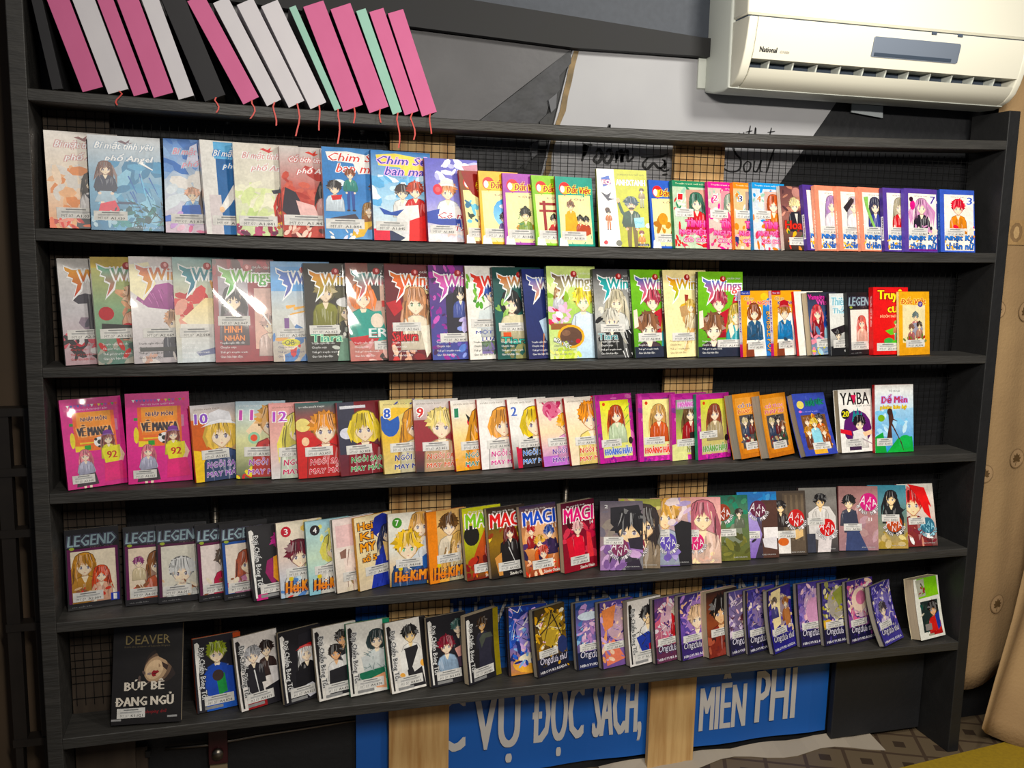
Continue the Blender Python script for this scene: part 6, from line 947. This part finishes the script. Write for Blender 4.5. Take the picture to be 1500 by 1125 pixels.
# ---------------------------------------------------------------- put the comics on their shelves
POSE = {1: [(0.0236, 0.0260, 0.2706, 0.1988, 0.1450, 0.2078, 0.0130), (0.1034, 0.0299, 0.1660, 0.1674, 0.1454, 0.2038, 0.0130), (0.2517, 0.0431, 0.0760, 0.2106, 0.1448, 0.2087, 0.0130), (0.3380, 0.0203, 0.3057, 0.2051, 0.1449, 0.2087, 0.0130), (0.4015, 0.0250, 0.1807, 0.1819, 0.1450, 0.2068, 0.0130), (0.5012, 0.0283, 0.1810, 0.1819, 0.1450, 0.2054, 0.0130), (0.5928, 0.0291, 0.1737, 0.1475, 0.1450, 0.2082, 0.0140), (0.7041, 0.0328, 0.1736, 0.1475, 0.1450, 0.2074, 0.0140), (0.8301, 0.0294, 0.1395, 0.2007, 0.1323, 0.1979, 0.0130), (0.9166, 0.0180, 0.3211, 0.2293, 0.1050, 0.1745, 0.0060), (0.9569, 0.0236, 0.2023, 0.1740, 0.1050, 0.1734, 0.0060), (1.0151, 0.0280, 0.1660, 0.1648, 0.1050, 0.1706, 0.0060), (1.0913, 0.0219, 0.2284, 0.2172, 0.1050, 0.1708, 0.0060), (1.1487, 0.0276, 0.2120, 0.1705, 0.1046, 0.1690, 0.0060), (1.2552, 0.0280, -0.0046, 0.2427, 0.1327, 0.1953, 0.0100), (1.3961, 0.0312, 0.2153, 0.1817, 0.1050, 0.1708, 0.0060), (1.4578, 0.0311, 0.1882, 0.1696, 0.1130, 0.1710, 0.0120), (1.5557, 0.0360, 0.1991, 0.1406, 0.1130, 0.1708, 0.0120), (1.6273, 0.0350, 0.2380, 0.1416, 0.1130, 0.1713, 0.0120), (1.6805, 0.0342, 0.2383, 0.1417, 0.1130, 0.1730, 0.0120), (1.7665, 0.0307, 0.2318, 0.2026, 0.1130, 0.1682, 0.0120), (1.8356, 0.0333, 0.2309, 0.2027, 0.1130, 0.1735, 0.0120), (1.8632, 0.0261, 0.2289, 0.1787, 0.1130, 0.1720, 0.0120), (1.9296, 0.0280, 0.1990, 0.1783, 0.1130, 0.1709, 0.0120), (1.9954, 0.0276, 0.1989, 0.1785, 0.1130, 0.1710, 0.0120), (2.0681, 0.0288, 0.1470, 0.1615, 0.1130, 0.1709, 0.0120), (2.1270, 0.0241, 0.0934, 0.1338, 0.1130, 0.1702, 0.0120), (2.2460, 0.0305, 0.0106, 0.1506, 0.1133, 0.1707, 0.0120)], 2: [(0.0428, 0.0166, 0.3708, 0.1970, 0.1345, 0.2312, 0.0100), (0.1072, 0.0200, 0.3481, 0.1806, 0.1345, 0.2350, 0.0120), (0.1781, 0.0316, 0.2114, 0.1822, 0.1350, 0.2370, 0.0120), (0.2676, 0.0360, 0.1920, 0.1867, 0.1350, 0.2370, 0.0120), (0.3487, 0.0381, 0.1024, 0.1875, 0.1350, 0.2342, 0.0120), (0.4752, 0.0376, 0.0963, 0.1876, 0.1350, 0.2307, 0.0120), (0.5505, 0.0274, 0.1599, 0.1874, 0.1350, 0.2281, 0.0120), (0.6487, 0.0265, 0.1994, 0.1941, 0.1350, 0.2302, 0.0120), (0.7378, 0.0306, 0.1491, 0.1952, 0.1350, 0.2279, 0.0120), (0.8433, 0.0328, 0.1491, 0.1951, 0.1350, 0.2277, 0.0120), (0.9347, 0.0333, 0.1845, 0.1951, 0.1350, 0.2277, 0.0100), (1.0028, 0.0288, 0.2104, 0.2027, 0.1350, 0.2258, 0.0120), (1.0801, 0.0247, 0.2477, 0.2220, 0.1348, 0.2227, 0.0120), (1.1345, 0.0245, 0.1372, 0.1768, 0.1350, 0.2296, 0.0120), (1.2579, 0.0247, 0.1737, 0.1887, 0.1350, 0.2245, 0.0120), (1.3601, 0.0279, 0.1725, 0.1935, 0.1350, 0.2242, 0.0120), (1.4484, 0.0296, 0.1732, 0.1802, 0.1350, 0.2241, 0.0120), (1.5369, 0.0314, 0.1004, 0.1092, 0.1356, 0.2202, 0.0120), (1.6597, 0.0225, 0.2599, 0.1412, 0.1130, 0.1723, 0.0100), (1.7589, 0.0368, 0.2831, 0.1415, 0.1130, 0.1727, 0.0100), (1.8349, 0.0367, 0.2767, 0.2059, 0.1130, 0.1721, 0.0090), (1.8648, 0.0232, 0.2756, 0.2053, 0.1130, 0.1687, 0.0200), (1.9259, 0.0282, 0.2480, 0.1387, 0.1130, 0.1668, 0.0100), (1.9807, 0.0285, 0.2465, 0.1382, 0.1130, 0.1696, 0.0120), (2.0566, 0.0281, 0.0571, 0.1225, 0.1156, 0.1839, 0.0180), (2.1327, 0.0192, 0.1530, 0.1218, 0.1127, 0.1738, 0.0080)], 3: [(0.0356, 0.0135, 0.4081, 0.2369, 0.1297, 0.1982, 0.0100), (0.1546, 0.0433, 0.1441, 0.1819, 0.1370, 0.2037, 0.0100), (0.3003, 0.0291, 0.3732, 0.1929, 0.1101, 0.1757, 0.0100), (0.3871, 0.0484, -0.0165, 0.2258, 0.1130, 0.1797, 0.0100), (0.4658, 0.0314, 0.1083, 0.2016, 0.1153, 0.1763, 0.0100), (0.5271, 0.0230, 0.1708, 0.2014, 0.1130, 0.1764, 0.0100), (0.6247, 0.0266, 0.2678, 0.2005, 0.1116, 0.1743, 0.0100), (0.7281, 0.0290, 0.2042, 0.2292, 0.1130, 0.1769, 0.0100), (0.8054, 0.0333, 0.0974, 0.2304, 0.1143, 0.1762, 0.0100), (0.9026, 0.0265, 0.2516, 0.2371, 0.1130, 0.1732, 0.0100), (0.9683, 0.0315, 0.1939, 0.2373, 0.1130, 0.1737, 0.0100), (1.0496, 0.0256, 0.2495, 0.2812, 0.1130, 0.1737, 0.0100), (1.1287, 0.0307, 0.2373, 0.2978, 0.1130, 0.1732, 0.0100), (1.2021, 0.0319, 0.2458, 0.2894, 0.1129, 0.1730, 0.0100), (1.2809, 0.0395, 0.2257, 0.2219, 0.1132, 0.1762, 0.0100), (1.3918, 0.0464, 0.1162, 0.1508, 0.1130, 0.1768, 0.0100), (1.4833, 0.0441, 0.1838, 0.1148, 0.1130, 0.1750, 0.0100), (1.5551, 0.0384, 0.2520, 0.1288, 0.1129, 0.1737, 0.0120), (1.6626, 0.0084, 0.3753, 0.2654, 0.1124, 0.1712, 0.0280), (1.7429, 0.0047, 0.4089, 0.2723, 0.1121, 0.1684, 0.0280), (1.8504, 0.0020, 0.1736, 0.4246, 0.1134, 0.1729, 0.0220), (1.9931, 0.0447, 0.0923, 0.2124, 0.1138, 0.1748, 0.0200), (2.0969, 0.0403, 0.0071, 0.1372, 0.1259, 0.1896, 0.0120)], 4: [(0.0136, 0.0611, 0.2018, 0.1287, 0.1136, 0.1837, 0.0100), (0.1353, 0.0598, 0.1203, 0.1877, 0.1129, 0.1810, 0.0100), (0.2067, 0.0571, 0.1189, 0.1880, 0.1130, 0.1818, 0.0100), (0.2973, 0.0489, 0.2416, 0.1818, 0.1119, 0.1786, 0.0100), (0.3540, 0.0430, 0.2603, 0.2051, 0.1127, 0.1787, 0.0100), (0.4208, 0.0202, 0.3099, 0.2751, 0.1130, 0.1741, 0.0120), (0.4833, 0.0266, 0.2582, 0.2169, 0.1124, 0.1777, 0.0100), (0.5496, 0.0315, 0.2757, 0.1718, 0.1129, 0.1763, 0.0100), (0.6146, 0.0290, 0.3705, 0.1574, 0.1122, 0.1774, 0.0140), (0.6693, 0.0318, 0.4679, 0.1561, 0.1089, 0.1783, 0.0100), (0.7445, 0.0441, 0.1142, 0.1711, 0.1130, 0.1789, 0.0100), (0.8431, 0.0412, 0.2898, 0.1459, 0.1123, 0.1792, 0.0100), (0.9360, 0.0377, 0.2660, 0.1996, 0.1112, 0.1814, 0.0160), (0.9988, 0.0357, 0.2625, 0.2053, 0.1124, 0.1782, 0.0160), (1.0873, 0.0267, 0.2917, 0.2514, 0.1123, 0.1794, 0.0160), (1.1926, 0.0373, 0.3637, 0.1379, 0.1117, 0.1808, 0.0180), (1.2926, 0.0435, -0.1677, 0.1906, 0.1139, 0.1789, 0.0100), (1.3444, 0.0498, -0.2212, 0.1904, 0.1121, 0.1817, 0.0100), (1.4357, 0.0410, -0.1117, 0.2227, 0.1128, 0.1796, 0.0100), (1.5213, 0.0443, -0.1626, 0.2230, 0.1129, 0.1767, 0.0100), (1.6116, 0.0412, -0.0726, 0.2639, 0.1129, 0.1758, 0.0100), (1.6982, 0.0475, -0.1098, 0.2638, 0.1150, 0.1796, 0.0100), (1.7911, 0.0490, -0.1084, 0.2635, 0.1133, 0.1774, 0.0100), (1.8929, 0.0550, -0.0950, 0.2345, 0.1137, 0.1798, 0.0100), (2.0128, 0.0514, -0.1805, 0.2081, 0.1151, 0.1802, 0.0100), (2.1086, 0.0457, -0.1701, 0.2556, 0.1144, 0.1797, 0.0100), (2.2110, 0.0399, -0.0867, 0.3001, 0.1136, 0.1787, 0.0100)], 5: [(0.0979, 0.0240, -0.0928, 0.3114, 0.1541, 0.2236, 0.0200), (0.2868, 0.0393, 0.2532, 0.2151, 0.1118, 0.1745, 0.0140), (0.3874, 0.0225, 0.4103, 0.2413, 0.1091, 0.1748, 0.0140), (0.4878, 0.0283, 0.3910, 0.2043, 0.1109, 0.1763, 0.0140), (0.5694, 0.0305, 0.3026, 0.2375, 0.1120, 0.1771, 0.0140), (0.6464, 0.0383, 0.2131, 0.2254, 0.1127, 0.1766, 0.0140), (0.7469, 0.0269, 0.2753, 0.2815, 0.1116, 0.1739, 0.0140), (0.8477, 0.0388, 0.2421, 0.2239, 0.1118, 0.1751, 0.0140), (0.9435, 0.0302, 0.4756, 0.1187, 0.1101, 0.1784, 0.0200), (1.0566, 0.0585, 0.0956, 0.1913, 0.1132, 0.1775, 0.0140), (1.1258, 0.0308, 0.4170, 0.1664, 0.1112, 0.1757, 0.0160), (1.2397, 0.0492, 0.1834, 0.1814, 0.1128, 0.1773, 0.0160), (1.3064, 0.0415, 0.2313, 0.1739, 0.1130, 0.1762, 0.0160), (1.3862, 0.0371, 0.2639, 0.1481, 0.1130, 0.1760, 0.0200), (1.4602, 0.0390, 0.2653, 0.1477, 0.1130, 0.1758, 0.0138), (1.5363, 0.0416, 0.2690, 0.1474, 0.1130, 0.1769, 0.0160), (1.6189, 0.0381, 0.2705, 0.1467, 0.1128, 0.1807, 0.0240), (1.6822, 0.0396, 0.2690, 0.1457, 0.1130, 0.1782, 0.0140), (1.7393, 0.0417, 0.2822, 0.1442, 0.1128, 0.1789, 0.0098), (1.8069, 0.0253, 0.4231, 0.2072, 0.1118, 0.1764, 0.0140), (1.9088, 0.0505, 0.1473, 0.2042, 0.1129, 0.1793, 0.0140), (1.9829, 0.0446, 0.1751, 0.2043, 0.1130, 0.1789, 0.0140), (2.0652, 0.0421, 0.2401, 0.1993, 0.1127, 0.1783, 0.0118), (2.1446, 0.0017, 0.4400, 0.3570, 0.1116, 0.1713, 0.0160), (2.2797, 0.0097, 0.2134, 0.2608, 0.1037, 0.1751, 0.0350)]}
GROUPS = {1: 'comics on the second shelf', 2: 'comics on the third shelf', 3: 'comics on the fourth shelf', 4: 'comics on the fifth shelf', 5: 'comics on the bottom shelf'}
for row in range(1, 6):
    assert len(BOOKS[row]) == len(POSE[row]), (row, len(BOOKS[row]), len(POSE[row]))
    for (look, art, k), pose in zip(BOOKS[row], POSE[row]):
        k = dict(k); nm = k.pop('name', 'comic_book'); k['stick'] = k.get('stick', True)
        book(nm, look + ', ' + SHELF[row], GROUPS[row], row, pose, art, **k)
